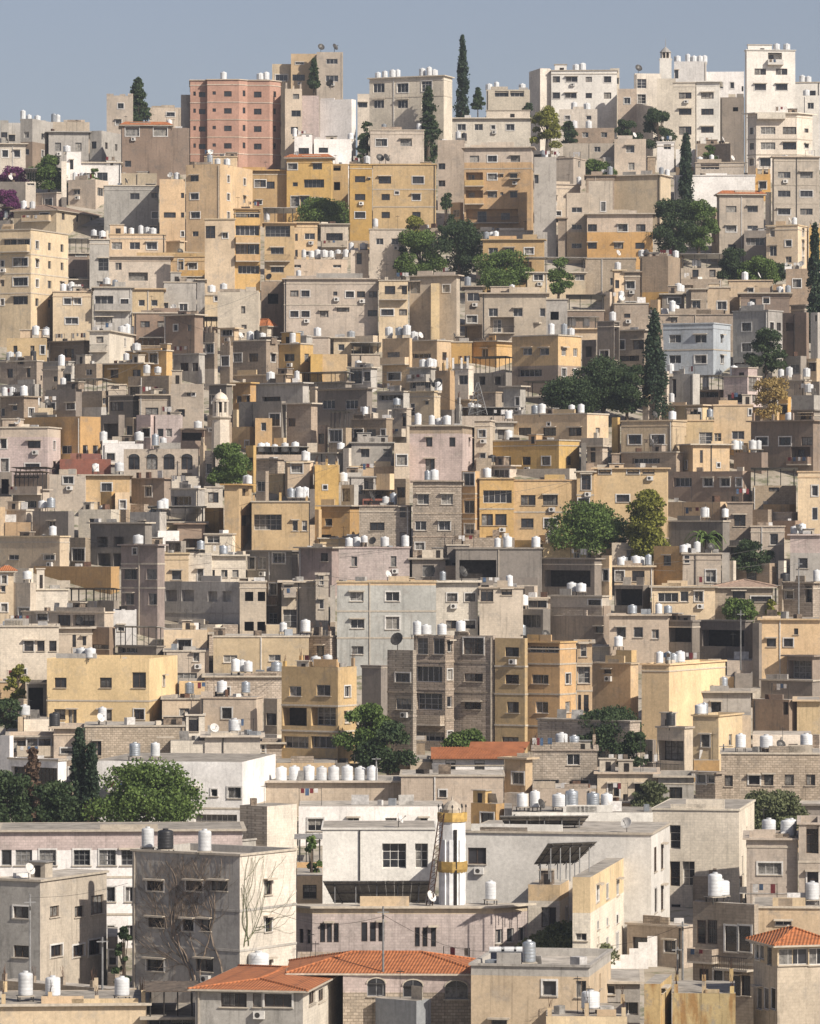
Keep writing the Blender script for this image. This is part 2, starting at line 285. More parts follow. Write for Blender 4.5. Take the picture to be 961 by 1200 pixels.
350 397 641 690 m | 380/653:7x8 | q k | dark mauve wall beside the long rose wall
397 480 641 680 pp | | lit k t=409,418,427,451,475 | long rose plaster wall over the grey white house
397 440 558 592 g | 412/556:20x6;457/550:12x8 | nr z=2 b=425,480,575 k | grey upper terrace house left of centre
425 462 575 592 r | 443/586:36x10 | at v z=1 | dark shed under a dark red tin roof
421 480 592 650 st | 442/617:16x9;472/599:6x14;472/631:6x14 | R2 lit2 k t=452,461 d=434 | rough pink stone house with wall dish
484 541 563 655 st | 496,524/585:11x10;521,493/616:11x9;492/640:9x7 | lit k f t=501,509 | pinkish stone house with a pair of floor bands
541 562 552 632 y | 552/561:16x15;552/594:16x14;552/620:14x11 | q k f | shaded ochre bay stack with framed windows
562 602 560 632 y | 583/582:31x14;571,587/609:11x11 | lit k f t=571 | ochre house with a wide glazed bay window
602 676 562 630 y | 619,645/586:16x11;618,645/613:12x9;614/607:0x0 | lit k f | long ochre house with paired windows behind treetop
676 696 552 632 y | 687/565:10x17;684/593:12x17 | lit2 k f | narrow ochre house with tall cross windows
696 782 548 632 yp | 730/584:14x8;709,742,760/551:13x8;712/612:8x8 | R1 lit k | large sand house behind the yellowing tree
575 605 545 563 c | 589/555:20x9 | q k nr z=2 t=571,612 | small dim cream penthouse over the glazed bay
524 550 638 665 dg | 545/665:28x10 | dk k | dark open yard shed left of the black veranda
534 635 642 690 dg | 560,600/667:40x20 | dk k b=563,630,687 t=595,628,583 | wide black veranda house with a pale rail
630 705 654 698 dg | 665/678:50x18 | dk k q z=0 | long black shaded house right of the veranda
636 690 636 655 ys | 676/651:5x5 | lit k nr z=1 | sunny sand box room behind the black house
395 511 681 780 gl | 418,460/699:15x10;419/731:15x10;460/730:15x14;419/762:13x9 | lit k f cu=ys@686 | large grey green house front with ochre cornice
511 560 681 742 cl | 530,551/700:10x8;529,551/732:10x8 | lit k t=492,501,519 d=541,505 | bright white side house with four small windows
562 613 688 745 c | 570/698:15x13;594/693:10x7 | lit k t=597 | cream house joined to the bright white side
585 645 714 745 dg | 612/728:40x14 | dk q t=614 nr | dark yard terrace with a single tank
645 714 698 745 c | 670/735:0x0;698/706:16x6 | nr k t=670,681 q c2=t@712 | shabby brown wall with laundry and twin tanks
616 646 700 716 c | 630/708:20x8 | k nr z=1 | laundry terrace with hanging pale sheets
680 716 710 745 b | 690/735:6x6 | q z=0 nr | blank brown wall under the twin tank terrace
720 766 663 690 ys | 724,748/675:12x10 | k t=728,731,745,752,760 lit | sand house with shaded loggia and tank cluster
766 800 640 690 y | | q R1 z=1 k | dim ochre slanted block right of the tank cluster
800 845 648 688 c | 805/652:6x15;833/675:10x12 | lit k sh t=795,806,817 | rose stepped house with a white door
880 919 616 660 c | 877,907/632:8x11 | lit k z=1 R1 | cream house with framed windows behind bushes
783 855 610 650 dg | 800/600:0x0;840/630:20x8 | dk q t=826,850 nr k z=1 | dark hidden terrace house above the palm
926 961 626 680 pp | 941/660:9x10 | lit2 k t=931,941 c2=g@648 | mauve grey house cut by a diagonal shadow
905 940 610 640 b | | q z=3 dk | dark alley wall house behind the mauve grey one
935 961 552 620 ys | 955,957/575:6x10;955/602:6x14 | lit k | sand house with tall openings on the right edge
906 935 600 625 c | 915/590:6x20 | q z=2 k | shaded tan balcony house near the right edge
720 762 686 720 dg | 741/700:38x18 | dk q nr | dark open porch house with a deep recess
764 838 687 730 ys | 783/700:22x10;802,819/699:8x10 | lit k sh | sand house with two shuttered windows and a wide one
838 906 688 730 t | 866/697:12x7;892/702:22x6 | k hp z=0 lit | tan tiled roof villa with white veranda
918 961 682 728 st | 925/697:8x8;948/695:8x20 | q k t=912,957 | rough stone cottage with old windows
862 910 660 690 t | | nr z=2 q | sloping earth terrace wall under the cream house
0 69 733 800 cl | 34/757:9x10;48,62/757:7x10;28/787:5x5 | lit k | pale sand house with a torn lower wall
69 108 735 775 c | 87/751:3x12;99/751:3x9 | k z=2 | pinkish stepped house with narrow slits
107 135 735 772 b | 120/758:22x5 | z=2 nr q | brown terrace wall behind the wide yellow house
138 192 735 775 dg | 150/760:20x10 | k q z=1 v | dark terrace house with scrap on its roof
55 175 772 850 yp | 71,124/800:13x11;163/797:15x17;70/837:11x10;85/840:9x16;123/838:15x12;163/837:10x10 | R33 lit f rc=yp t=96,106 rw1 | wide pale yellow house with eight white framed windows
31 57 800 850 dg | 42/822:16x30 | dk k z=2 | dark crumbling gap left of the wide yellow house
192 240 762 800 c | 219/795:22x12;230/768:6x12 | z=2 k nr | pink shabby lower floors with dark garage
190 240 818 852 ys | | k nr lit t=222 z=0 | small sand annex with yellow side wall
240 245 762 795 c | | nr z=2 k | thin cream party wall
100 216 850 895 st | 114/877:9x16 | k nr lit2 t=120 | weathered concrete yard wall below the wide yellow house
148 200 863 890 st | 153/878:6x20;171/877:24x19;193/877:6x14 | k z=-1 | barred garage house with three dark openings
218 240 837 868 cl | 227/847:11x19 | k lit z=1 | pale stair house with a dark shutter
63 100 852 892 c | 82/880:20x6;75/850:0x0 | k z=0 t=30,20,60 | cream terrace house with a broken awning
28 64 843 862 cl | | nr t=15,24 z=1 | low pale roof edge with grey panels
10 65 862 890 c | 20/874:18x14;38/871:10x9;52/871:12x9 | k z=0 b=20,70,886 | cream veranda house left of the tall thin cypresses
0 15 862 912 w | | q z=-1 | white wall sliver at left edge
10 78 890 925 w | 42/911:54x22 | k z=-1 q | white portico house with dark open front
200 245 868 900 cl | | lit z=0 nr | plain pale wall with a drainpipe grid
245 262 742 765 st | 236/795:0x0 | z=2 k nr | thin rubble pier by the mustard wall
250 362 745 792 ys | 270/772:15x8;322/771:13x7 | lit k nr t=332,358,380 z=1 | weathered sand wall with two boxed windows
362 395 745 785 st | | q z=1 k nr r | rubble side wall behind the ochre rooftop columns
240 330 792 820 st | | nr z=1 k t=276,283,291,324 lit | long rubble retaining wall with tank trio
235 300 817 860 c | 245,255/835:2x3 | k R8 nr t=260,288 lit | low patched brick house with one tank
240 305 862 900 cl | | lit k nr t=275 z=0 | pale grey blank house beside a rubble wall
305 330 870 895 st | 308/876:3x9 | k z=1 sh | heap like rubble house beside the tank row
330 396 782 897 y | 346/810:13x11;379/809:15x12;345,379/840:27x20;347,379/870:27x13 | R22 rw1 q h r t=370,384 f | ochre house with big loggia windows and rooftop stubs
390 422 768 782 c | | r nr z=2 lit | short cream parapet pieces on the ochre roof
424 454 780 850 dg | | dk q z=3 k | dark alley face beside the ochre stub-roof house
454 486 762 900 st | 472/794:16x10;473/825:16x12;462/850:8x10 | q n z=1 k d=466 f | rubble stone wing in half shade
485 522 745 868 st | 495,514/757:12x18;502/790:30x17;503/822:28x18;503/863:34x10 | b=485,522,850 R10 rw1 q h t=518,499,489 f | rubble block stack with caged balconies
532 580 745 868 st | 555/757:22x18;555/794:20x9;554/827:18x8 | q n h f k t=540 | rubble stone block with three framed windows
580 617 748 872 y | 600/764:15x10;600/796:15x10;601/829:13x12;598/868:18x8 | q n h f k | ochre block left bay with a parapet garden
617 656 752 872 y | 639/758:40x13;633/796:18x10;635/829:12x11;633/871:14x8 | R19 rw1 q h f k | ochre block right bay with a glazed top storey
676 694 752 865 ys | 684/762:6x14;684/791:14x18;678,687/825:5x20 | lit k f | narrow house with tall openings beside ochre block
694 748 777 850 ys | 712/787:7x4 | q k z=1 nr | olive sand side wall above the right thicket
695 726 757 777 cl | | nr z=2 lit k | sunny stepped wall chunk behind the narrow house
580 620 745 755 dg | | nr t=614,612 z=2 q v | dark scrap covered roof ledge
645 716 722 760 b | 703/738:8x6 | q z=2 nr | grey brown blank house behind the ochre block
714 783 720 776 c | 728,748/741:9x10;768/743:7x9 | R2 lit k t=741,772,787,793 | cream pink house with two shuttered openings
722 746 762 776 y | | q nr t=725 z=-1 | ochre low wall with a single tank
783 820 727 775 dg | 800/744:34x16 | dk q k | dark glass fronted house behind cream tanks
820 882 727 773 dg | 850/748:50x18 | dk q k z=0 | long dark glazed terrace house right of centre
891 961 725 797 yp | 904,924/753:9x8;933/740:4x6 | lit2 k nr | wide sand house with small square vents right
882 892 730 810 dg | | q dk z=1 | shadowed pipe wall left of the wide sand house
922 961 768 800 b | 942/785:36x20 | dk k q z=-1 | dark square shed cut into the sand house
892 961 797 822 dg | | dk k nr z=0 q | long dark brown low wall on the right edge
752 784 778 870 yp | | q R66 f lit3 rw0 k t=773,784,790,797 | sand house with a plain front and bright side
806 850 783 820 ys | 807,832/789:8x8 | lit z=-1 nr | bright sand wall with two small windows
803 880 810 850 g | | lit k z=-1 t=830,848,822 nr | blue grey wall house carrying twin tall tanks
850 860 793 810 ys | | z=1 nr | little sand step beside twin tall tanks
812 842 838 892 ys | 827/868:8x12;822,834/912:0x0 | q R28 lit3 k t=821,826 z=-2 | narrow tan stair house with one square window
842 880 838 880 ys | | lit nr z=-1 | tapered sunny wall right of the narrow tan house
770 812 852 912 c | 790/880:36x22 | k q p=772,785,14 t=786 z=-2 b=770,812,907 | small house with a wide glazed balcony
882 934 820 862 b | 925/830:14x14 | q dk z=1 nr | dark brown recessed garages under a pale beam
934 961 820 862 ys | | k nr lit z=1 | sand wall block on the right edge mid height
845 961 882 945 st | 854/915:9x12;884/914:12x10;901,925,950/914:10x12 | lit2 k nr t=868,898,945 z=-1 | long rubble stone terrace row with dark openings
815 846 905 950 st | 822,834/912:10x11 | k q z=-2 nr | lower rubble storey below the narrow tan house
630 750 845 900 st | 655/875:0x0;700/885:18x10 | q nr z=1 k | shaded garden terrace wall behind the thicket
624 700 878 925 st | 672/890:14x12;640/920:28x12;680/920:20x12 | r k lit2 z=-1 t=658,673 | roofless stone ruin with pillars
507 590 888 912 w | 528/896:11x14;562/896:11x13 | z=0 ro k lit | white cabin under a long red sheet roof
480 507 890 912 c | 493/898:24x12 | k z=1 nr b=480,507,905 | cream porch house with railings beside the white cabin
470 590 908 945 c | 519/930:8x8;600/925:10x10 | lit k nr z=-1 | long cream lower house beneath the red sheet roof
306 470 915 945 c | | nr k z=0 tt lit | plain cream long building carrying eight tall tanks
700 770 905 940 c | 720/925:0x0 | k nr lit z=0 | long cream eaves house between ruin and glazed balcony
110 284 893 970 w | 224/929:16x10;251/929:7x8;275/929:15x12;253/962:46x14 | lit R39 rw0 nr t=158,182 f z=0 | long white villa with a band of recessed windows
0 284 972 1100 w | 4,28,56,96,126,152/1005:18x17;130,152/1048:9x16;130,152/1092:8x14 | lit k nr cu=pp@996 f z=1 | very long white hall with barred windows and mauve upper band
48 126 1022 1060 cl | | nr z=-1 lit | weathered concrete wall in front of the long hall
0 37 1007 1031 cl | | nr lit z=-1 | white block on the bottom-left roof edge
0 47 1031 1160 g | 25/1069:17x13;25/1115:17x13 | R78 lit3 k rc=c cu=dg@1033 nr sw=64,93/1068:10x12;114/1060:14x21;66,92/1114:13x13;111/1110:14x17 | corner house grey in front and pink to the side
155 281 1001 1170 g | 182,228,257/1038:18x11;183/1081:17x11;221,241/1084:12x13;182/1131:19x13;240/1131:18x14 | R66 q k rc=cl t=174,194,240 f aw vine | tall grey apartment block overgrown with bare brown vines
281 313 945 1000 st | | R35 rc=cl q nr z=0 | block-built wall box on top of the vine block
248 281 984 1003 g | 275/993:12x14 | R22 q k z=0 | small hut on the roof of the vine block
0 172 1176 1215 ys | 15,27/1190:0x0 | lit r nr k t=30,62,143 z=-2 | sand rooftop strip with junk at the bottom left corner
0 160 1160 1190 t | | nr r z=0 q | rubble roof edge behind the bottom left strip
172 229 1163 1215 dg | 200/1187:50x32 | dk k v nr z=-2 | dark garage recess under a rusty tin sheet
229 355 1161 1225 g | 274/1171:28x17;326/1171:30x17;301/1171:9x17 | R50 lit hr rh=6 rc=cl z=-3 sw=366/1168:9x16;377/1166:9x14 | stained house with a red tiled hip roof and wide windows
378 510 970 1090 wh | 462/1003:26x27;494/1003:14x27 | lit nr k z=0 | white hall with two big grid windows near the yellow-banded minaret
350 520 945 985 w | | lit z=2 nr | back parapet wall of the white hall
545 763 976 1110 wh | 559/1003:20x18 | R22 lit k nr sw=768/1007:5x27;776/1004:5x27;768/1055:5x27;776/1052:5x27 z=1 | large white hall with slim paired side windows
548 622 1017 1060 w | 590/1046:62x14 | k nr lit z=-2 t=574 | white porch roof with a dark open bay below
765 866 948 1075 cl | 791/981:11x26;791/1024:10x27;807/1024:12x27;792/1070:11x20 | R18 lit k nr z=5 | cream hall with tall narrow dark windows at the right
600 765 952 990 wh | | lit nr z=2 t=612,627,655,670,695,711 | low cream roof storey with a row of white cylinders
366 578 1062 1130 pp | 378,386,394/1093:5x21;427,437,447/1092:6x21;489,498,508/1098:5x21 | L26 R40 rw3 lit nr k cu=ys@1071 z=0 t=343,575 | mauve school block with cream parapet and slit windows
402 562 1141 1215 pp | 441/1160:20x14;484/1162:22x13;535/1164:25x13 | lit hr rh=18 nr z=-0.6 hl=60 c2=st@1163 ar | mauve hall with a long orange tiled roof and arched windows
440 488 1173 1210 dgr | | R17 q nr z=-3 | grey metal container cabin with a pale side
552 690 1131 1225 ysd | 644/1158:15x16;681/1159:11x18;585/1198:17x6 | R26 lit k cu=g@1145 z=-2 t=620 | sand house with a grey parapet and solar collectors
640 735 1191 1225 ys | | lit r nr t=692 z=-4 | ochre roof edge along the bottom of the frame
671 692 1028 1150 ysw | 681/1098:12x8 | R41 lit c2=cl@1070 nr z=-1 sw=700/1047:5x18;712/1044:5x18;724/1040:5x18;701/1084:4x10;712/1080:4x10;723/1077:4x10;701/1102:5x8;712/1110:5x24;723/1103:5x20 | ochre over white house with small side windows
619 656 1037 1115 ysw | 643/1075:16x22 | R15 lit c2=cl@1056 nr z=0 | ochre over white stair house with a dark lattice opening
755 774 1153 1225 yd | 777/1160:8x4 | R13 lit nr z=-4 | stained yellow stair shaft at the bottom
788 862 1164 1225 yd | | lit nr r z=-3 | stained yellow roof wall beside the stair shaft
812 884 1060 1200 t | 822,835/1092:9x26;857,873/1100:12x28;825,842/1148:9x24;862,874/1155:10x22 | q k nr R3 b=842,884,1137;b=812,842,1128 z=0 t=838,846 f | big grey balcony block in shade at lower right
816 872 1025 1060 cl | 850/1052:40x10 | nr z=3 lit | low pale parapet behind the shaded balcony block
832 873 995 1030 bl | 852/1010:36x26 | q v z=1 | blue grey tin shed beside the cream brown-banded house
812 870 1027 1060 t | | nr lit z=2 | concrete yard wall below the blue grey tin shed
875 935 982 1080 c | 902/1018:26x13 | lit k t=901,923,929 f z=0 | cream brown-banded house with one wide window
936 961 964 1080 c | 953/983:15x32;954/1035:15x25 | lit k f z=-0.5 | cream house with brown metal shutters at right edge
870 925 1048 1075 b | 900/1056:56x10 | dk v nr z=-1 | low dark tin roofed shed in the lower right
884 961 1062 1110 ysd | 918/1082:18x5 | lit nr k t=952 z=-1 | plain sand wall behind the red roof corner house
911 975 1108 1230 ysd | 930/1119:32x22;958/1119:18x22 | L28 lit hr rh=16 c2=c@1133 z=-3 sw=888,893/1110:4x26;902/1118:4x24;890,898,906/1170:5x24 | red roofed corner house with a glazed upper storey
735 812 1085 1130 c | | nr q z=3 k | low garden wall left of the shaded balcony block
690 750 1150 1200 g | 706/1160:28x10;725/1182:44x14 | nr k z=-1.5 | small grey roof shelter with hanging laundry
414 420 183 195 g |  | z=0.7 k | small grey terrace wall below tall blank white panel wall facing the valley
759 768 183 207 t |  | z=0.7 k lit | small tan wall beside tiny white house with an arched window left of pine
72 78 189 237 cl |  | z=0.7 nr | small pale wall below low grey house beside the left skyline corner house
687 720 189 207 cl |  | z=0.7 nr lit | small pale wall below low cream retaining terrace right of the green tree
792 813 195 207 ys |  | z=0.7 nr q | small sand terrace wall below small pale wall house behind the dark pine
30 42 198 246 cl | 36/213:7x7 | z=0.7 v | small pale house below grey and brown corner house under the left rooftop canopy
885 903 204 231 y | 894/217:7x7 | z=0.7 r nr | small ochre hut below cream block with wide windows below the tall tower block
0 30 213 249 dg | 15/228:7x7 | z=0.7 nr lit | small dark grey shed below pale house above the magenta bougainvillea
42 72 225 249 c | 57/237:7x7 | z=0.7 k q | small cream house beside grey and brown corner house under the left rooftop canopy
897 903 225 264 cl |  | z=0.7 k q | small pale wall below cream block with wide windows below the tall tower block
72 78 231 249 dg |  | z=0.7 nr lit | small dark grey terrace wall beside small cream tower house above the hipped villa
528 543 237 264 ys | 535/250:7x7 | z=0.7 k q | small sand hut below grey pink house tucked left of the tall ochre block
0 15 243 270 cl | 7/256:7x7 | z=0.7 v q t=7 | small pale house beside pale house above the magenta bougainvillea
834 840 243 291 t |  | z=0.7 k q | small tan wall below pale rubble stone house behind the tree grove
654 663 255 303 t |  | z=0.7 nr k lit | small tan terrace wall below shaded cream house with dark doorway gap
477 513 267 279 st |  | z=0.7 nr | small rubble terrace wall below ochre twin block right half with wall dishes
948 963 267 315 y | 955/283:7x7 | z=0.7 r nr lit | small ochre hut below cream pink house with six broad windows at right edge
120 126 270 282 cl |  | z=0.7 k q | small pale wall below plain grey tan house with two small right windows
558 624 270 282 cl |  | z=0.7 k lit | small pale terrace wall below tall ochre block with cream top storey and long balconies
558 564 276 324 c |  | z=0.7 v | small cream terrace wall below tall ochre block with cream top storey and long balconies
195 216 282 297 ys |  | z=0.7 nr k q | small sand terrace wall below narrow sand house between plain wall and ochre block
408 432 282 294 t |  | z=0.7 nr | small tan terrace wall below ochre twin block left half with stacked windows
834 840 285 300 c |  | z=0.7 sh lit | small cream terrace wall beside jumbled pink house with a tin veranda
948 963 309 357 cl | 955/326:8x8 | z=0.7 nr k q | small pale shed beside cream pink house with six broad windows at right edge
921 948 315 363 t | 934/332:8x8 | z=0.7 sh lit | small tan house below slim sand house with a bracketed cornice
558 564 318 336 c |  | z=0.7 nr k q | small cream wall beside small tan house left of the low roofed cream house
81 105 327 342 st |  | z=0.7 k lit | small rubble wall below shaded brown house behind the twin tank house
231 240 327 369 g |  | z=0.7 k lit | small grey wall below ochre house with a white recessed balcony
798 846 327 339 t |  | z=0.7 sh lit | small tan wall below jumbled pink house with a tin veranda
798 810 333 345 st |  | z=0.7 nr k lit | small rubble wall below jumbled pink house with a tin veranda
906 921 333 345 ys |  | z=0.7 nr q | small sand terrace wall below slim sand house with a bracketed cornice
804 810 339 369 g |  | z=0.7 nr lit | small grey terrace wall below jumbled pink house with a tin veranda
708 717 342 378 c |  | z=0.7 nr q | small cream wall below pinkish brown wall house right of the palm
855 867 348 366 t |  | z=0.7 nr lit | small tan terrace wall below low sand house under the right-hand pines
762 774 351 369 ys |  | z=0.7 nr k q | small sand wall below blank tan tower wall with white tanks
948 963 351 369 g |  | z=0.7 k q | small grey wall beside grey sliver house on the right edge
240 255 357 375 ys |  | z=0.7 sh lit | small sand terrace wall below low sand terrace strip below the round bush
927 948 357 369 dg |  | z=0.7 k q | small dark grey wall beside dark brown slab house in the top-right shade
762 768 363 411 g |  | z=0.7 nr k q | small grey wall below blank tan tower wall with white tanks
240 255 390 438 t | 247/408:9x9 | z=0.7 r nr q | small tan house below small dim shed beside the orange roof
330 366 393 405 g |  | z=0.7 nr k q | small grey terrace wall below long cream block with piped facade and small windows
414 444 393 405 c |  | z=0.7 nr q | small cream wall below long cream block with piped facade and small windows
57 105 399 429 t | 81/414:9x9 | z=0.7 k q | small tan shed below big sand corner block at left edge with balconies
768 777 399 447 st |  | z=0.7 r nr q | small rubble wall below low grey wall terrace with white tanks
258 273 405 453 t | 265/423:9x9 | z=0.7 r nr q | small tan hut below shaded sand shed under the orange tile roof
762 768 405 453 t |  | z=0.7 sh q | small tan terrace wall beside dim brown house left of the great cypress
918 945 417 447 dg | 931/432:9x9 | z=0.7 nr q | small dark grey house below dark brown slab house in the top-right shade
51 87 423 435 g |  | z=0.7 k q | small grey wall beside big sand corner block at left edge with balconies
531 555 426 474 cl | 543/445:9x9 | z=0.7 k q | small pale hut below bright ochre end wall near the twin tanks
912 918 426 447 dg |  | z=0.7 sh q | small dark grey wall below grey house right of the blue grey house
75 87 429 459 g | 81/444:9x9 | z=0.7 nr q | small grey shed beside dim olive wall house above the veranda roofs
753 762 429 477 ys |  | z=0.7 sh q | small sand terrace wall below dim brown house left of the great cypress
240 255 432 453 c |  | z=0.7 nr q | small cream wall beside dim grey house with a dark gaping window
777 783 435 477 c |  | z=0.7 sh q | small cream terrace wall below blue grey house with four broad windows
273 342 438 450 ys |  | z=0.7 k q | small sand terrace wall below brown house with dark windows and bright right end
342 354 438 450 ys |  | z=0.7 nr k q | small sand wall below ochre house between two sunlit side walls
768 777 441 477 c |  | z=0.7 sh q | small cream wall beside grey house beside the great cypress base
906 912 441 489 g |  | z=0.7 k q | small grey terrace wall below grey house right of the blue grey house
894 906 444 492 c | 900/463:9x9 | z=0.7 k q | small cream house below pale broken roof parapet above the mauve ruin
762 768 447 495 st |  | z=0.7 sh q | small rubble terrace wall beside grey house beside the great cypress base
951 963 447 465 dg |  | z=0.7 k q | small dark grey terrace wall below small sand house near golden tree's right edge
0 48 450 465 g |  | z=0.7 nr q | small grey terrace wall below grey clutter house beneath the sand cube house
363 372 453 474 c |  | z=0.7 nr k q | small cream wall below dark pergola terrace with green vines
555 588 459 480 t |  | z=0.7 nr k q | small tan wall below very dark house in the cypress shade
912 927 465 495 y | 919/480:9x9 | z=0.7 sh q | small ochre house below low cream terrace behind the golden tree
534 555 468 480 ys |  | z=0.7 k q | small sand wall beside ochre stair shaft with antennas on top
753 762 471 495 c |  | z=0.7 k q | small cream wall beside dim brown house left of the great cypress
768 774 471 495 st |  | z=0.7 sh q | small rubble terrace wall beside sand low house with a dark barred window
534 540 474 501 g |  | z=0.7 r nr q | small grey terrace wall beside ochre stair shaft with antennas on top
96 126 477 489 g |  | z=0.7 nr q | small grey wall below low tan wall behind twin roof tanks
882 894 477 495 t |  | z=0.7 sh q | small tan wall below mauve ruined house left of the golden tree
273 279 480 501 ys |  | z=0.7 nr q | small sand terrace wall below dim mustard block behind the pale minaret
441 459 480 492 cl |  | z=0.7 sh q | small pale terrace wall below grey house with a pale sheet awning
516 534 480 501 dg |  | z=0.7 nr k q | small dark grey wall below ochre stair shaft with antennas on top
906 912 483 495 y |  | z=0.7 nr q | small ochre terrace wall beside dark upper hut behind the wide brown house
243 273 486 501 st |  | z=0.7 nr q | small rubble wall below dim grey house left of the mustard block
147 159 489 522 t | 153/505:10x10 | z=0.7 nr k q | small tan house below dim grey house with a wide dark opening
717 726 489 537 y |  | z=0.7 k q | small ochre wall beside dark slab house at the shaded mid right
264 270 495 525 t |  | z=0.7 nr q | small tan terrace wall below dim grey house left of the mustard block
372 384 498 531 t | 378/514:10x10 | z=0.7 k q | small tan house below long dim block with two wide dark windows
321 336 513 525 ys |  | z=0.7 nr q | small sand wall below dark house with paired windows and a pale edge
681 714 513 525 c |  | z=0.7 nr q | small cream wall below long grey sand house with four roof tanks
360 372 519 531 c |  | z=0.7 nr lit | small cream wall below dark tan rounded block in deep shade
462 480 519 567 c | 471/539:10x10 | z=0.7 sh | small cream shed below tan house with a single balcony below the terrace
681 687 519 555 dg |  | z=0.7 k | small dark grey wall below long grey sand house with four roof tanks
855 879 519 531 y |  | z=0.7 nr q | small ochre wall below big bright blank cream wall right of centre
234 240 522 570 ys |  | z=0.7 r nr q | small sand terrace wall below brown boarded roof shed right of the stone house
288 300 522 570 y | 294/542:10x10 | z=0.7 k q | small ochre house below mustard shed wall beside the minaret
402 411 525 561 cl |  | z=0.7 sh q | small pale wall below dim brown house with a dark doorway and canopy
240 252 528 576 st | 246/549:10x10 | z=0.7 k q | small rubble house below dim grey wall behind the pale minaret base
717 726 531 549 t |  | z=0.7 k | small tan wall beside small patched house beside the sunlit ochre end
300 333 537 558 st |  | z=0.7 k q | small rubble terrace wall below cluttered pale roof with five tall cylindrical tanks
558 576 537 555 t |  | z=0.7 sh lit | small tan terrace wall below narrow cream house with one orange brown window
72 141 543 558 g |  | z=0.7 nr k lit | small grey wall below long faded red awning roof
687 696 543 555 t |  | z=0.7 nr | small tan terrace wall below small patched house beside the sunlit ochre end
411 462 546 561 ys |  | z=0.7 k | small sand terrace wall below pale grey house with two square windows
564 573 549 561 c |  | z=0.7 k q | small cream wall below narrow cream house with one orange brown window
606 675 549 564 cl |  | z=0.7 nr q | small pale wall below ochre house with a sunlit right end
882 933 549 597 t | 907/570:10x10 | z=0.7 v lit | small tan shed below wide brown house with column stubs on top
300 315 552 588 t | 307/570:10x10 | z=0.7 sh q | small tan hut below cluttered pale roof with five tall cylindrical tanks
441 462 555 576 ys |  | z=0.7 sh q | small sand wall below pale grey house with two square windows
201 234 558 573 cl |  | z=0.7 sh lit | small pale terrace wall below pale stone arcade house with four arched windows
462 480 561 594 t | 471/577:10x10 | z=0.7 sh q | small tan house beside tan house with a single balcony below the terrace
240 261 570 597 cl | 250/583:10x10 | z=0.7 nr k lit | small pale house beside mustard block left of the tall ochre tower
363 369 573 621 dg |  | z=0.7 nr k | small dark grey wall below sand house with a large dark square window
0 15 582 600 t |  | z=0.7 nr lit | small tan wall below dark doorway house at the left frame edge
102 117 588 600 ys |  | z=0.7 nr | small sand wall below ochre fence wall house under the red awning
783 852 588 612 ys |  | z=0.7 nr q | small sand wall below long dark brown flank wall below the tank roof
852 882 588 636 t | 867/610:11x11 | z=0.7 nr k lit | small tan house below long dark brown flank wall below the tank roof
153 174 591 603 st |  | z=0.7 k q | small rubble wall below tan terrace wall behind the four white cylinder tanks
882 933 591 603 y |  | z=0.7 nr q | small ochre terrace wall beside shaded tan balcony house near the right edge
0 6 594 630 ys |  | z=0.7 nr k | small sand wall below dark doorway house at the left frame edge
141 150 597 615 t |  | z=0.7 nr q | small tan terrace wall below small ochre hut with a dark arched doorway
369 375 597 642 y |  | z=0.7 nr q | small ochre wall below tall ochre block beside the upper storey
882 906 597 618 t |  | z=0.7 sh q | small tan wall beside shaded tan balcony house near the right edge
6 36 612 630 y |  | z=0.7 nr | small ochre wall below small plain cream block below the dark canopy house
363 369 615 642 ys |  | z=0.7 k lit | small sand wall beside small dim ochre house with a bright slanted end
603 663 627 639 y |  | z=0.7 nr q | small ochre wall below long ochre house with paired windows behind treetop
375 420 630 642 ys |  | z=0.7 k lit | small sand wall below small dim ochre house with a bright slanted end
543 603 630 645 st |  | z=0.7 nr lit | small rubble wall below ochre house with a wide glazed bay window
717 783 630 642 t |  | z=0.7 nr k lit | small tan wall below large sand house behind the yellowing tree
603 636 633 645 y |  | z=0.7 nr q | small ochre terrace wall below long ochre house with paired windows behind treetop
855 870 633 663 dg | 862/648:11x11 | z=0.7 nr q | small dark grey hut beside cream house with framed windows behind bushes
717 765 636 666 c | 741/651:11x11 | z=0.7 sh | small cream house below large sand house behind the yellowing tree
846 855 648 690 g |  | z=0.7 nr k lit | small grey terrace wall below dark hidden terrace house above the palm
705 717 651 699 ys | 711/674:11x11 | z=0.7 nr k q | small sand house below large sand house behind the yellowing tree
483 522 654 684 dg | 502/669:11x11 | z=0.7 nr k | small dark grey house below pinkish stone house with a pair of floor bands
855 861 657 690 cl |  | z=0.7 k q | small pale wall beside sloping earth terrace wall under the cream house
912 921 657 684 cl |  | z=0.7 sh q | small pale wall below cream house with framed windows behind bushes
522 534 663 684 t |  | z=0.7 nr lit | small tan wall below dark open yard shed left of the black veranda
18 39 666 684 cl |  | z=0.7 nr q | small pale wall below sand house with dark slot windows and junk roof
912 918 678 726 t |  | z=0.7 k q | small tan terrace wall below cream house with framed windows behind bushes
387 393 687 735 g |  | z=0.7 k lit | small grey wall below dark mauve wall beside the long rose wall
615 630 687 702 c |  | z=0.7 nr q | small cream wall below wide black veranda house with a pale rail
906 912 687 726 st |  | z=0.7 v lit | small rubble wall below sloping earth terrace wall under the cream house
387 393 729 747 t |  | z=0.7 nr lit | small tan wall beside slim peach stair tower with two slit windows
192 261 732 744 cl |  | z=0.7 sh q | small pale wall below long unfinished grey house with gutted windows
261 279 732 747 st |  | z=0.7 nr lit | small rubble terrace wall below long unfinished grey house with gutted windows
312 330 732 747 ys |  | z=0.7 nr | small sand wall below recessed brown stack with a dark balcony
192 243 738 765 ys |  | z=0.7 nr | small sand terrace wall below long unfinished grey house with gutted windows
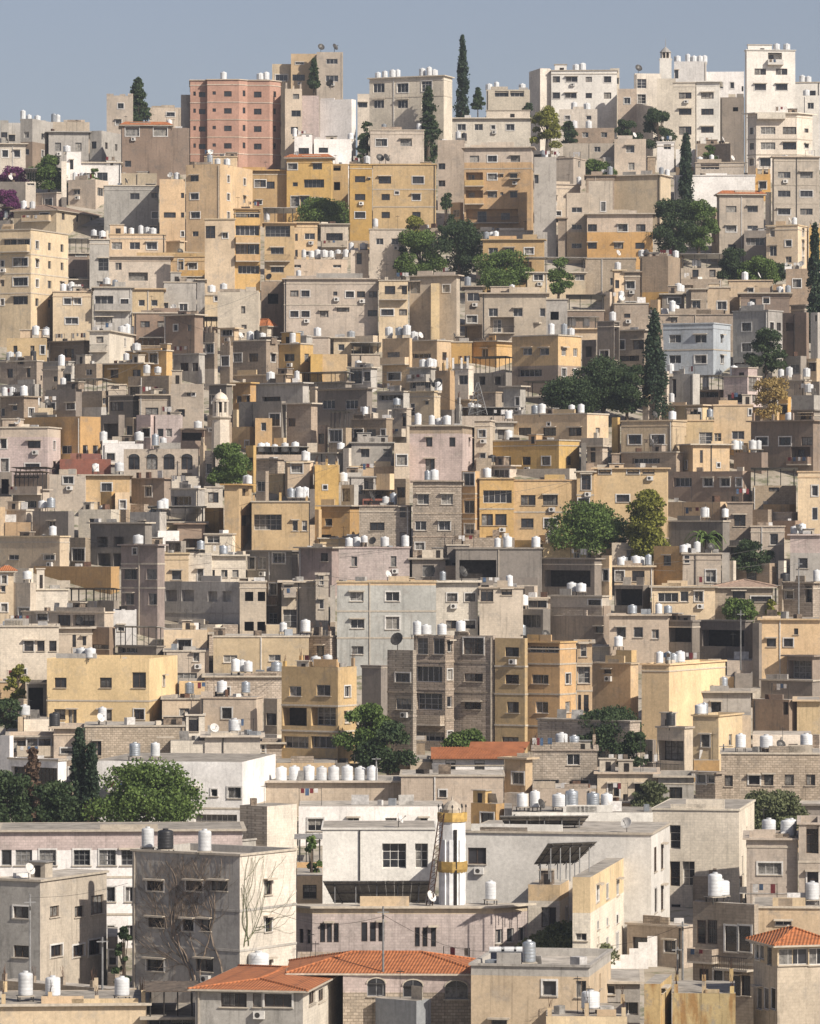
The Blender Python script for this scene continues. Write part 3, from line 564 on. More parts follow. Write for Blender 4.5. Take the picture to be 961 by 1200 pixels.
852 882 774 795 c |  | z=0.7 nr lit | small cream wall below long dark glazed terrace house right of centre
861 882 789 813 dg |  | z=0.7 sh | small dark grey terrace wall below long dark glazed terrace house right of centre
0 30 798 825 y |  | z=0.7 k | small ochre terrace wall below pale sand house with a torn lower wall
210 240 798 819 ys |  | z=0.7 nr lit | small sand wall below pink shabby lower floors with dark garage
882 891 807 822 cl |  | z=0.7 nr k | small pale wall below shadowed pipe wall left of the wide sand house
21 30 819 846 st |  | z=0.7 k q | small rubble terrace wall below pale sand house with a torn lower wall
309 330 819 867 c | 319/843:13x13 | z=0.7 nr q | small cream shed below long rubble retaining wall with tank trio
21 27 840 864 ys |  | z=0.7 k lit | small sand wall beside low pale roof edge with grey panels
309 330 861 873 cl |  | z=0.7 sh q | small pale terrace wall beside heap like rubble house beside the tank row
882 951 861 885 cl |  | z=0.7 nr lit | small pale terrace wall below dark brown recessed garages under a pale beam
951 963 861 885 st |  | z=0.7 nr k q | small rubble terrace wall below sand wall block on the right edge mid height
486 498 867 891 t |  | z=0.7 k | small tan terrace wall below rubble block stack with caged balconies
756 768 867 906 dg | 762/886:13x13 | z=0.7 k q | small dark grey shed below sand house with a plain front and bright side
591 624 888 936 ys | 607/912:13x13 | z=0.7 k q | small sand hut below ochre block left bay with a parapet garden
78 99 891 924 t | 88/907:14x14 | z=0.7 nr | small tan hut below cream terrace house with a broken awning
813 843 891 906 y |  | z=0.7 nr | small ochre wall below narrow tan stair house with one square window
99 108 894 942 dg |  | z=0.7 r nr | small dark grey wall below weathered concrete yard wall below the wide yellow house
324 393 894 918 ys |  | z=0.7 nr | small sand wall below ochre house with big loggia windows and rooftop stubs
393 408 894 918 dg |  | z=0.7 sh | small dark grey terrace wall below ochre house with big loggia windows and rooftop stubs
474 480 897 909 y |  | z=0.7 nr k | small ochre terrace wall below rubble stone wing in half shade
408 435 900 918 ys |  | z=0.7 sh lit | small sand wall beside plain cream long building carrying eight tall tanks
771 813 909 951 g | 792/930:14x14 | z=0.7 k lit | small grey house below small house with a wide glazed balcony
84 99 918 966 t | 91/942:14x14 | z=0.7 nr lit | small tan shed beside cream terrace house with a broken awning
33 39 924 972 t |  | z=0.7 sh q | small tan wall below white portico house with dark open front
624 693 924 954 c |  | z=0.7 nr | small cream wall below roofless stone ruin with pillars
693 699 924 954 t |  | z=0.7 sh lit | small tan terrace wall below roofless stone ruin with pillars
591 624 930 954 cl |  | z=0.7 nr q | small pale wall beside ochre block left bay with a parapet garden
99 108 936 975 ys |  | z=0.7 nr q | small sand wall beside weathered concrete yard wall below the wide yellow house
699 747 939 954 ys |  | z=0.7 nr k | small sand wall below long cream eaves house between ruin and glazed balcony
552 591 942 978 y | 571/960:14x14 | z=0.7 nr q | small ochre hut below long cream lower house beneath the red sheet roof
930 963 942 966 dg |  | z=0.7 nr k lit | small dark grey wall below long rubble stone terrace row with dark openings
591 600 948 978 g |  | z=0.7 nr | small grey wall beside ochre block left bay with a parapet garden
84 99 960 975 c |  | z=0.7 k lit | small cream wall beside cream terrace house with a broken awning
930 936 960 984 ys |  | z=0.7 k lit | small sand terrace wall below long rubble stone terrace row with dark openings
348 378 984 1032 y | 363/1008:14x14 | z=0.7 v lit | small ochre shed below back parapet wall of the white hall
348 378 1026 1065 ys | 363/1045:15x15 | z=0.7 nr lit | small sand hut beside back parapet wall of the white hall
126 138 1098 1146 dg | 132/1122:16x16 | z=0.7 k | small dark grey shed below very long white hall with barred windows and mauve upper band
618 633 1113 1134 y |  | z=0.7 nr | small ochre terrace wall below ochre over white stair house with dark lattice opening
348 417 1128 1164 st | 382/1146:16x16 | z=0.7 sh lit | small rubble hut below mauve school block with cream parapet and slit windows
417 486 1128 1143 cl |  | z=0.7 nr q | small pale terrace wall below mauve school block with cream parapet and slit windows
486 552 1128 1143 t |  | z=0.7 sh q | small tan terrace wall below mauve school block with cream parapet and slit windows
126 138 1140 1161 st |  | z=0.7 nr q | small rubble terrace wall beside very long white hall with barred windows and mauve upper band
162 171 1167 1179 st |  | z=0.7 sh | small rubble wall below tall grey apartment block overgrown with bare brown vines
"""
import bpy, math, random, re
from mathutils import Vector
R = math.radians
rnd = random.Random(7)
sc = bpy.context.scene
COL = sc.collection
F = 5200.0; CX = 480.5; YH = 620.0            # focal length in photo pixels, optical centre, eye level
CTRL = [(60,5.75),(130,6.1),(187,6.6),(300,7.1),(395,8.0),(560,8.9),(730,9.9),(850,10.8),(950,12.0),(1065,13.4),(1165,15.0),(1250,16.5)]
def scale_at(y):
    if y <= CTRL[0][0]: return CTRL[0][1]
    for (a, sa), (b, sb) in zip(CTRL, CTRL[1:]):
        if y <= b: return sa+(sb-sa)*(y-a)/(b-a)
    return CTRL[-1][1]
def dist(y): return F/scale_at(y)
def wx(u, D): return (u-CX)*D/F
def wz(y, D): return (YH-y)*D/F
PROF = sorted((dist(y), wz(y, dist(y))) for y in range(100, 1251, 10))
def ground(D):
    D = min(D, dist(192)) if D < 1000 else dist(192)+(D-1000)*.3
    if D <= PROF[0][0]:
        return max(-52, PROF[0][1]-(PROF[0][0]-D)*0.3)
    for (a, za), (b, zb) in zip(PROF, PROF[1:]):
        if D <= b: return za+(zb-za)*(D-a)/(b-a)
    return PROF[-1][1]-(D-PROF[-1][0])*0.12

# ---------------------------------------------------------------- materials
def new_mat(name):
    m = bpy.data.materials.new(name); m.use_nodes = True
    nt = m.node_tree; nt.nodes.clear()
    out = nt.nodes.new('ShaderNodeOutputMaterial'); b = nt.nodes.new('ShaderNodeBsdfPrincipled')
    nt.links.new(b.outputs[0], out.inputs[0])
    return m, nt, b
def node(nt, t, **kw):
    n = nt.nodes.new(t)
    for k, v in kw.items(): setattr(n, k, v)
    return n
def noise(nt, vec, scale, detail=4, rough=.6):
    n = node(nt, 'ShaderNodeTexNoise'); n.inputs['Scale'].default_value = scale
    n.inputs['Detail'].default_value = detail; n.inputs['Roughness'].default_value = rough
    nt.links.new(vec, n.inputs['Vector']); return n.outputs['Fac']
def ramp(nt, fac, stops):
    r = node(nt, 'ShaderNodeValToRGB'); e = r.color_ramp.elements
    while len(e) < len(stops): e.new(.5)
    for i, (p, c) in enumerate(stops):
        e[i].position = p; e[i].color = (c, c, c, 1) if not isinstance(c, tuple) else (*c, 1)
    nt.links.new(fac, r.inputs[0]); return r.outputs[0]
def mul(nt, a, b, f=1.0, mode='MULTIPLY'):
    n = node(nt, 'ShaderNodeMix', data_type='RGBA', blend_type=mode); n.inputs[0].default_value = f
    nt.links.new(a, n.inputs[6]) if not isinstance(a, tuple) else setattr(n.inputs[6], 'default_value', (*a, 1))
    nt.links.new(b, n.inputs[7]) if not isinstance(b, tuple) else setattr(n.inputs[7], 'default_value', (*b, 1))
    return n.outputs[2], n
def coords(nt, world=False):
    t = node(nt, 'ShaderNodeTexCoord'); oi = node(nt, 'ShaderNodeObjectInfo')
    if world:
        g = node(nt, 'ShaderNodeNewGeometry'); return g.outputs['Position'], oi
    m = node(nt, 'ShaderNodeVectorMath', operation='SCALE'); m.inputs[0].default_value = (37, 53, 71)
    nt.links.new(oi.outputs['Random'], m.inputs['Scale'])
    a = node(nt, 'ShaderNodeVectorMath', operation='ADD')
    nt.links.new(t.outputs['Object'], a.inputs[0]); nt.links.new(m.outputs[0], a.inputs[1])
    return a.outputs[0], oi
def wall_mat(name, col, dirt=.5, stone=0, rough=.9, stain=None):
    m, nt, b = new_mat(name)
    v, oi = coords(nt)
    c = ramp(nt, noise(nt, v, .22, 3), [(.3, .80), (.7, 1.12)])
    c, _ = mul(nt, col, c)
    # vertical rain streaks
    mp = node(nt, 'ShaderNodeMapping'); mp.inputs['Scale'].default_value = (1.1, 1.1, .22); nt.links.new(v, mp.inputs[0])
    s = ramp(nt, noise(nt, mp.outputs[0], 1.0, 7, .75), [(.28, 1-.6*dirt), (.45, 1.0)])
    c, _ = mul(nt, c, s)
    mq = node(nt, 'ShaderNodeMapping'); mq.inputs['Scale'].default_value = (3.2, 3.2, .16); nt.links.new(v, mq.inputs[0])
    dr = ramp(nt, noise(nt, mq.outputs[0], 1.0, 4, .6), [(.56, 1.0), (.66, 1-.38*dirt)])
    c, _ = mul(nt, c, dr)
    # grey-brown patches of worn plaster
    p = ramp(nt, noise(nt, v, .75, 7, .72), [(.53, 0.0), (.63, .75*dirt)])
    pm = node(nt, 'ShaderNodeMix', data_type='RGBA'); nt.links.new(p, pm.inputs[0]); nt.links.new(c, pm.inputs[6])
    g = sum(col)/3*.62; pm.inputs[7].default_value = (g*1.08, g, g*.9, 1); c = pm.outputs[2]
    if stain:
        p = ramp(nt, noise(nt, mp.outputs[0], .9, 5, .7), [(.52, 0.0), (.66, .8)])
        pm = node(nt, 'ShaderNodeMix', data_type='RGBA'); nt.links.new(p, pm.inputs[0]); nt.links.new(c, pm.inputs[6])
        pm.inputs[7].default_value = (*stain, 1); c = pm.outputs[2]
    f = ramp(nt, noise(nt, v, 3.2, 8, .8), [(.3, .74), (.68, 1.12)])
    c, _ = mul(nt, c, f)
    hsv = node(nt, 'ShaderNodeHueSaturation')
    mr = node(nt, 'ShaderNodeMapRange'); mr.inputs['To Min'].default_value = .84; mr.inputs['To Max'].default_value = 1.14
    nt.links.new(oi.outputs['Random'], mr.inputs['Value']); nt.links.new(mr.outputs[0], hsv.inputs['Value'])
    mh = node(nt, 'ShaderNodeMath', operation='FRACT'); m7 = node(nt, 'ShaderNodeMath', operation='MULTIPLY'); m7.inputs[1].default_value = 7.31
    nt.links.new(oi.outputs['Random'], m7.inputs[0]); nt.links.new(m7.outputs[0], mh.inputs[0])
    ms = node(nt, 'ShaderNodeMapRange'); ms.inputs['To Min'].default_value = .82; ms.inputs['To Max'].default_value = 1.12
    nt.links.new(mh.outputs[0], ms.inputs['Value']); nt.links.new(ms.outputs[0], hsv.inputs['Saturation'])
    m3 = node(nt, 'ShaderNodeMath', operation='MULTIPLY'); m3.inputs[1].default_value = 13.7; f3 = node(nt, 'ShaderNodeMath', operation='FRACT')
    nt.links.new(oi.outputs['Random'], m3.inputs[0]); nt.links.new(m3.outputs[0], f3.inputs[0]); h3 = node(nt, 'ShaderNodeMapRange'); h3.inputs['To Min'].default_value = .491; h3.inputs['To Max'].default_value = .505
    nt.links.new(f3.outputs[0], h3.inputs['Value']); nt.links.new(h3.outputs[0], hsv.inputs['Hue'])
    nt.links.new(c, hsv.inputs['Color']); c = hsv.outputs[0]
    bump = node(nt, 'ShaderNodeBump'); bump.inputs['Strength'].default_value = .35; bump.inputs['Distance'].default_value = .03
    h = noise(nt, v, 9, 4)
    # masonry: courses in z, joints along whichever wall direction
    if stone:
        sx = node(nt, 'ShaderNodeSeparateXYZ'); nt.links.new(v, sx.inputs[0])
        ad = node(nt, 'ShaderNodeMath', operation='ADD'); nt.links.new(sx.outputs[0], ad.inputs[0]); nt.links.new(sx.outputs[1], ad.inputs[1])
        cb = node(nt, 'ShaderNodeCombineXYZ'); nt.links.new(ad.outputs[0], cb.inputs[0]); nt.links.new(sx.outputs[2], cb.inputs[1])
        br = node(nt, 'ShaderNodeTexBrick'); nt.links.new(cb.outputs[0], br.inputs[0])
        br.inputs['Scale'].default_value = 1; br.inputs['Brick Width'].default_value = .42; br.inputs['Row Height'].default_value = .23
        br.inputs['Mortar Size'].default_value = .03; br.inputs['Mortar Smooth'].default_value = .4
        br.inputs['Color1'].default_value = (1.15, 1.12, 1.08, 1); br.inputs['Color2'].default_value = (.78, .75, .7, 1); br.inputs['Mortar'].default_value = (.62, .6, .56, 1)
        c, _ = mul(nt, c, br.outputs[0], .9*stone)
        if stone > .5: h = br.outputs['Fac']; bump.invert = True; bump.inputs['Strength'].default_value = .6
    nt.links.new(h, bump.inputs['Height']); nt.links.new(bump.outputs[0], b.inputs['Normal'])
    nt.links.new(c, b.inputs['Base Color']); b.inputs['Roughness'].default_value = rough
    b.inputs['Specular IOR Level'].default_value = .25
    return m
PAL = dict(c=(.51,.432,.345), cl=(.65,.585,.49), w=(.76,.73,.70), g=(.40,.375,.34), dg=(.235,.205,.175), y=(.50,.335,.15), ys=(.57,.44,.28), yp=(.64,.49,.30), wh=(.70,.67,.615),  # dg and b also stand in for shade on the dark fronts
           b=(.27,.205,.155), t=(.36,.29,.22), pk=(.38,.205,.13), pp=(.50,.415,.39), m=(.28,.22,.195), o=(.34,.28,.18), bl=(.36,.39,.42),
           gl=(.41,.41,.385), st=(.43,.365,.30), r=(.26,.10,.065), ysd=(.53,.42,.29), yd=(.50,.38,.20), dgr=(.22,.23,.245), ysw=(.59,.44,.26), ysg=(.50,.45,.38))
MAT = {}
for k, c in PAL.items():
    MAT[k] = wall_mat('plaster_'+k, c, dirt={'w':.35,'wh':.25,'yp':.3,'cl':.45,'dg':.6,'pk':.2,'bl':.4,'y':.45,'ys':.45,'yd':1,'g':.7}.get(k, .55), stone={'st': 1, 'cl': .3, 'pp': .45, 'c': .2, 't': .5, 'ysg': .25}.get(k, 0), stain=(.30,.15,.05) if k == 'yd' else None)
def plain(name, col, rough=.6, metal=0.0, var=.15, spec=.4, sc_=3.0, darker=.7):
    m, nt, b = new_mat(name); v, oi = coords(nt)
    c = ramp(nt, noise(nt, v, sc_, 5, .65), [(.35, 1-var*2), (.65, 1.0)])
    c, _ = mul(nt, col, c)
    hsv = node(nt, 'ShaderNodeHueSaturation'); mr = node(nt, 'ShaderNodeMapRange'); mr.inputs['To Min'].default_value = 1-var; mr.inputs['To Max'].default_value = 1+var
    nt.links.new(oi.outputs['Random'], mr.inputs['Value']); nt.links.new(mr.outputs[0], hsv.inputs['Value']); nt.links.new(c, hsv.inputs['Color'])
    nt.links.new(hsv.outputs[0], b.inputs['Base Color']); b.inputs['Roughness'].default_value = rough; b.inputs['Metallic'].default_value = metal
    b.inputs['Specular IOR Level'].default_value = spec
    return m
MAT['roof'] = plain('roof_screed', (.43,.39,.34), .9, var=.25, sc_=.8, spec=.2)
MAT['trim'] = plain('stone_trim', (.50,.44,.36), .85, var=.15, spec=.2)
MAT['dark'] = plain('unlit_room', (.045,.038,.034), .9, var=.3, spec=.1)  # near-black stands in for shade in openings; some roof crates share it
MAT['glass'] = plain('window_glass', (.035,.036,.042), .12, var=.35, spec=.6, sc_=1)
MAT['curtain'] = plain('curtain_behind_glass', (.22,.21,.195), .5, var=.35, spec=.5)
MAT['shutter'] = plain('roller_shutter', (.30,.28,.25), .6, var=.3)
MAT['fw'] = plain('frame_white', (.62,.60,.57), .5, var=.15)
MAT['fb'] = plain('frame_brown', (.10,.065,.045), .5, var=.3)
MAT['fg'] = plain('frame_grey', (.24,.24,.24), .4, var=.2)
MAT['iron'] = plain('painted_iron', (.07,.065,.06), .5, metal=.3, var=.3)
MAT['rust'] = plain('rusty_rebar', (.13,.07,.045), .9, var=.3)
MAT['tank'] = plain('white_tank_plastic', (.64,.65,.66), .5, var=.14, sc_=1.5)
MAT['tankg'] = plain('galvanised_tank', (.42,.45,.48), .35, metal=.55, var=.15)
MAT['tankb'] = plain('black_tank_plastic', (.03,.03,.033), .45, var=.2)
MAT['tin'] = plain('tin_sheet', (.45,.43,.40), .5, metal=.2, var=.3, sc_=1.5)
MAT['junk'] = plain('wood_scrap', (.26,.20,.15), .9, var=.4, sc_=2)
MAT['cloth'] = plain('pale_cloth', (.62,.60,.58), .9, var=.2)
MAT['ochre'] = plain('ochre_band_paint', (.52,.34,.10), .7, var=.2)
MAT['white'] = plain('white_paint', (.74,.74,.74), .7, var=.16, sc_=1.4)
MAT['solar'] = plain('solar_glass', (.018,.02,.03), .2, var=.2, spec=.6)
MAT['solarback'] = plain('solar_backsheet', (.40,.37,.33), .6, var=.25)
MAT['red'] = plain('red_roof_sheet', (.33,.12,.05), .75, var=.15, sc_=1)
MAT['dkred'] = plain('dark_red_cloth', (.16,.025,.03), .9, var=.2)
MAT['blue'] = plain('blue_tarp', (.06,.11,.20), .6, var=.3)
MAT['greennet'] = plain('green_net', (.04,.085,.06), .9, var=.3)
MAT['bark'] = plain('bark', (.12,.09,.065), .95, var=.3, sc_=6)
def tile_mat():
    m, nt, b = new_mat('clay_roof_tiles'); v, oi = coords(nt)
    w = node(nt, 'ShaderNodeTexWave', wave_type='BANDS', bands_direction='X'); w.inputs['Scale'].default_value = 1.3; w.inputs['Distortion'].default_value = .3
    mp = node(nt, 'ShaderNodeMapping'); nt.links.new(v, mp.inputs[0]); mp.inputs['Rotation'].default_value = (0, 0, .2); nt.links.new(mp.outputs[0], w.inputs[0])
    w2 = node(nt, 'ShaderNodeTexWave', wave_type='BANDS', bands_direction='Z', wave_profile='SAW'); w2.inputs['Scale'].default_value = 1.6; nt.links.new(v, w2.inputs[0])
    c = ramp(nt, noise(nt, v, 1.3, 7, .8), [(.3, (.17,.07,.035)), (.5, (.40,.135,.045)), (.75, (.46,.19,.085))])
    c, _ = mul(nt, c, ramp(nt, w.outputs['Fac'], [(.0, .55), (.4, 1.0)]), .8)
    c, _ = mul(nt, c, ramp(nt, w2.outputs['Fac'], [(.0, .6), (.25, 1.0)]), .7)
    bp = node(nt, 'ShaderNodeBump'); bp.inputs['Distance'].default_value = .06; bp.inputs['Strength'].default_value = .7
    nt.links.new(w.outputs['Fac'], bp.inputs['Height']); nt.links.new(bp.outputs[0], b.inputs['Normal'])
    nt.links.new(c, b.inputs['Base Color']); b.inputs['Roughness'].default_value = .85; return m
MAT['tile'] = tile_mat()
MAT['tantile'] = plain('tan_roof_tiles', (.34,.24,.18), .9, var=.25, sc_=3)
def leaf_mat(name, c1, c2, scale=.9):
    m, nt, b = new_mat(name); v, oi = coords(nt)
    t = node(nt, 'ShaderNodeTexCoord')
    c = ramp(nt, noise(nt, v, scale, 6, .75), [(.36, c1), (.64, c2)])
    nt.links.new(c, b.inputs['Base Color']); b.inputs['Roughness'].default_value = .7; b.inputs['Specular IOR Level'].default_value = .2
    tr = node(nt, 'ShaderNodeBsdfTranslucent'); nt.links.new(c, tr.inputs[0])
    mx = node(nt, 'ShaderNodeMixShader'); mx.inputs[0].default_value = .22
    out = [n for n in nt.nodes if n.type == 'OUTPUT_MATERIAL'][0]
    nt.links.new(b.outputs[0], mx.inputs[1]); nt.links.new(tr.outputs[0], mx.inputs[2]); nt.links.new(mx.outputs[0], out.inputs[0])
    return m
MAT['lf_green'] = leaf_mat('leaves_green', (0.046,0.082,0.023), (0.149,0.211,0.055))
MAT['lf_dark'] = leaf_mat('leaves_dark', (0.023,0.042,0.019), (0.070,0.102,0.041))
MAT['lf_cyp'] = leaf_mat('leaves_cypress', (0.019,0.038,0.024), (0.056,0.082,0.043), 1.5)
MAT['lf_olive'] = leaf_mat('leaves_olive', (0.073,0.089,0.041), (0.172,0.187,0.094))
MAT['lf_lime'] = leaf_mat('leaves_yellow_green', (0.097,0.106,0.019), (0.265,0.265,0.055))
MAT['lf_gold'] = leaf_mat('leaves_golden', (.20,.14,.05), (.42,.31,.12))
MAT['lf_brown'] = leaf_mat('needles_brown', (0.082,0.049,0.032), (0.187,0.125,0.086))
MAT['lf_bou'] = leaf_mat('bougainvillea_flowers', (.07,.015,.06), (.20,.05,.16), 1.5)

# ---------------------------------------------------------------- mesh helpers
class MB:
    def __init__(s): s.v = []; s.f = []; s.m = []; s.mats = []
    def mi(s, key):
        if key not in s.mats: s.mats.append(key)
        return s.mats.index(key)
    def quad(s, a, b, c, d, key):
        i = len(s.v); s.v += [a, b, c, d]; s.f.append((i, i+1, i+2, i+3)); s.m.append(s.mi(key))
    def poly(s, pts, key):
        i = len(s.v); s.v += list(pts); s.f.append(tuple(range(i, i+len(pts)))); s.m.append(s.mi(key))
    def box(s, c, e, key, ang=0.0, tilt=None):
        ca, sa = math.cos(ang), math.sin(ang); i = len(s.v)
        for dz in (-1, 1):
            for dx, dy in ((-1,-1),(1,-1),(1,1),(-1,1)):
                x, y, z = dx*e[0]/2, dy*e[1]/2, dz*e[2]/2
                if tilt: y, z = y*math.cos(tilt)-z*math.sin(tilt), y*math.sin(tilt)+z*math.cos(tilt)
                s.v.append((c[0]+x*ca-y*sa, c[1]+x*sa+y*ca, c[2]+z))
        k = s.mi(key)
        for f in ((0,3,2,1),(4,5,6,7),(0,1,5,4),(1,2,6,5),(2,3,7,6),(3,0,4,7)):
            s.f.append(tuple(i+j for j in f)); s.m.append(k)
    def cyl(s, c, r, h, key, n=12, r2=None, cap=True):
        r2 = r if r2 is None else r2; i = len(s.v)
        for z, rr in ((0, r), (h, r2)):
            for k in range(n): s.v.append((c[0]+rr*math.cos(2*math.pi*k/n), c[1]+rr*math.sin(2*math.pi*k/n), c[2]+z))
        q = s.mi(key)
        for k in range(n): s.f.append((i+k, i+(k+1)%n, i+n+(k+1)%n, i+n+k)); s.m.append(q)
        if cap:
            s.f.append(tuple(i+n+k for k in range(n))); s.m.append(q); s.f.append(tuple(i+n-1-k for k in range(n))); s.m.append(q)
    def lathe(s, c, prof, key, n=14):
        i = len(s.v); q = s.mi(key)
        for r, z in prof:
            for k in range(n): s.v.append((c[0]+r*math.cos(2*math.pi*k/n), c[1]+r*math.sin(2*math.pi*k/n), c[2]+z))
        for j in range(len(prof)-1):
            for k in range(n): s.f.append((i+j*n+k, i+j*n+(k+1)%n, i+(j+1)*n+(k+1)%n, i+(j+1)*n+k)); s.m.append(q)
        s.f.append(tuple(i+(len(prof)-1)*n+k for k in range(n))); s.m.append(q)
        s.f.append(tuple(i+n-1-k for k in range(n))); s.m.append(q)
    def bar(s, a, b, r, key, n=5, r2=None):
        a = Vector(a); b = Vector(b); d = (b-a)
        if d.length < 1e-6: return
        d.normalize(); u = d.orthogonal().normalized(); w = d.cross(u); i = len(s.v); r2 = r if r2 is None else r2
        for p, rr in ((a, r), (b, r2)):
            for k in range(n):
                t = 2*math.pi*k/n; s.v.append(tuple(p+u*(rr*math.cos(t))+w*(rr*math.sin(t))))
        q = s.mi(key)
        for k in range(n): s.f.append((i+k, i+(k+1)%n, i+n+(k+1)%n, i+n+k)); s.m.append(q)
        s.f.append(tuple(i+n-1-k for k in range(n))); s.m.append(q); s.f.append(tuple(i+n+k for k in range(n))); s.m.append(q)
    def mesh(s, name, smooth=False):
        me = bpy.data.meshes.new(name); me.from_pydata(s.v, [], s.f)
        for k in s.mats: me.materials.append(MAT[k])
        me.polygons.foreach_set('material_index', s.m)
        if smooth: me.polygons.foreach_set('use_smooth', [True]*len(s.f))
        me.update(); return me
    def build(s, name, parent=None, loc=(0,0,0), smooth=False):
        if not s.f: return None
        o = bpy.data.objects.new(name, s.mesh(name, smooth)); COL.objects.link(o); o.location = loc
        if parent is not None: o.parent = parent
        return o
def empty(name, loc, ang=0):
    o = bpy.data.objects.new(name, None); COL.objects.link(o); o.location = loc; o.rotation_euler = (0, 0, ang)
    o.empty_display_size = .5; return o
LABELS = {}
def tag(o, label, cat, group=None, kind=None):
    if kind: o['kind'] = kind
    if label:
        n = len(label.split())
        if n < 4 or n > 16: print('LABEL LEN', n, label)
        if label in LABELS and not group: print('DUP LABEL', label)
        LABELS[label] = 1; o['label'] = label
    if cat: o['category'] = cat
    if group: o['group'] = group
    return o
def inst(name, me, parent, loc, ang=0, scale=None):
    o = bpy.data.objects.new(name, me); COL.objects.link(o); o.parent = parent; o.location = loc; o.rotation_euler = (0, 0, ang)
    if scale: o.scale = scale
    return o

# ---------------------------------------------------------------- windows (meshes shared by size and style)
WC = {}
def win_meshes(w, h, fr, gl, near, grid):
    w = max(.3, round(w*5)/5) if not near else round(w*10)/10; h = max(.3, round(h*5)/5) if not near else round(h*10)/10
    key = (w, h, fr, gl, near, grid)
    if key in WC: return w, h, WC[key]
    f = MB(); t = .07 if w > .6 else .045
    for x in (-w/2+t/2, w/2-t/2): f.box((x, 0, 0), (t, .07, h), fr)
    for z in (-h/2+t/2, h/2-t/2): f.box((0, 0, z), (w-2*t, .07, t), fr)
    nv = max(1, int(round(w/ (.75 if not grid else .5))))
    for i in range(1, nv): f.box((-w/2+w*i/nv, 0, 0), (.05, .05, h-2*t), fr)
    if grid or h > 1.7:
        for i in range(1, 3 if h > 1.2 else 2): f.box((0, .0, -h/2+h*i/(3 if h > 1.2 else 2)), (w-2*t, .044, .04), fr)
    p = MB(); tgt = p if near else f
    if gl == 'mix':
        half = .5
        tgt.box((-w/4, .02, 0), (w/2-t-.03, .012, h-2*t), 'curtain'); tgt.box((w/4, .02, 0), (w/2-t-.03, .012, h-2*t), 'glass')
    elif gl == 'low':
        tgt.box((0, .02, h*.22), (w-2*t, .012, h*.5), 'shutter'); tgt.box((0, .02, -h*.22), (w-2*t, .01, h*.44), 'glass')
    else: tgt.box((0, .02, 0), (w-2*t, .012, h-2*t), gl)
    WC[key] = (f.mesh('window'), p.mesh('pane') if near else None)
    return w, h, WC[key]
HC = {}
def hood_mesh(w):
    w = round(w*4)/4
    if w not in HC:
        b = MB(); b.box((0, -.22, 0), (w+.35, .45, .07), 'trim'); b.box((0,-.43,-.06), (w+.35,.04,.09), 'trim'); HC[w] = b.mesh('hood')
    return HC[w]
UC = {}
def sur_mesh(w, h):
    if (w, h) not in UC:
        b = MB(); t = .13
        for x in (-w/2-t/2+.01, w/2+t/2-.01): b.box((x, -.02, 0), (t, .09, h+2*t), 'fw')
        for z in (-h/2-t/2+.01, h/2+t/2-.01): b.box((0, -.023, z), (w, .09, t), 'fw')
        UC[(w, h)] = b.mesh('surround')
    return UC[(w, h)]
SC = {}
def sill_mesh(w):
    w = round(w*4)/4
    if w not in SC:
        b = MB(); b.box((0, -.05, 0), (w+.2, .14, .07), 'trim'); SC[w] = b.mesh('sill')
    return SC[w]
acm = MB(); acm.box((0,-.2,0), (.8,.35,.55), 'fw')
for k in range(1): acm.poly([(-.1+.2*math.cos(a*math.pi/6), -.378, .2*math.sin(a*math.pi/6)) for a in range(12)], 'iron')
ACM = acm.mesh('air_conditioner')

# ---------------------------------------------------------------- facade with real openings
def facade(mb, P, Q, zb, zt, ops, keyf, org):
    """P,Q world xy; ops: (t0,t1,z0,z1,depth,backkey)"""
    ux, uy = Q[0]-P[0], Q[1]-P[1]; L = math.hypot(ux, uy)
    if L < .02: return
    ux /= L; uy /= L; nx, ny = uy, -ux
    def pt(t, z, d=0): return (P[0]+ux*t-nx*d-org[0], P[1]+uy*t-ny*d-org[1], z-org[2])
    splits = keyf(None)
    ts = {0.0, L}; zs = {zb, zt}
    for o in ops: ts |= {o[0], o[1]}; zs |= {o[2], o[3]}
    for z in splits:
        if zb < z < zt: zs.add(z)
    ts = sorted(ts); zs = sorted(zs)
    for i in range(len(ts)-1):
        if ts[i+1]-ts[i] < 1e-5: continue
        tm = (ts[i]+ts[i+1])/2
        run = None
        for j in range(len(zs)-1):
            zm = (zs[j]+zs[j+1])/2
            solid = not any(o[0] < tm < o[1] and o[2] < zm < o[3] for o in ops)
            if solid:
                mb.quad(pt(ts[i], zs[j]), pt(ts[i+1], zs[j]), pt(ts[i+1], zs[j+1]), pt(ts[i], zs[j+1]), keyf(zm))
    for (t0, t1, z0, z1, d, bk) in ops:
        k = keyf((z0+z1)/2)
        mb.quad(pt(t0,z0), pt(t1,z0), pt(t1,z0,d), pt(t0,z0,d), k)
        mb.quad(pt(t0,z1,d), pt(t1,z1,d), pt(t1,z1), pt(t0,z1), k)
        mb.quad(pt(t0,z0,d), pt(t0,z1,d), pt(t0,z1), pt(t0,z0), k)
        mb.quad(pt(t1,z0), pt(t1,z1), pt(t1,z1,d), pt(t1,z0,d), k)
        mb.quad(pt(t0,z0,d), pt(t1,z0,d), pt(t1,z1,d), pt(t0,z1,d), bk if bk else k)
def offset_poly(poly, d):
    n = len(poly); out = []
    for i in range(n):
        p0, p1, p2 = poly[i-1], poly[i], poly[(i+1) % n]
        a = Vector((p1[0]-p0[0], p1[1]-p0[1])).normalized(); b = Vector((p2[0]-p1[0], p2[1]-p1[1])).normalized()
        na = Vector((a.y, -a.x)); nb = Vector((b.y, -b.x)); m = (na+nb); m /= max(.3, m.length_squared/2)
        out.append((p1[0]+m.x*d, p1[1]+m.y*d))
    return out
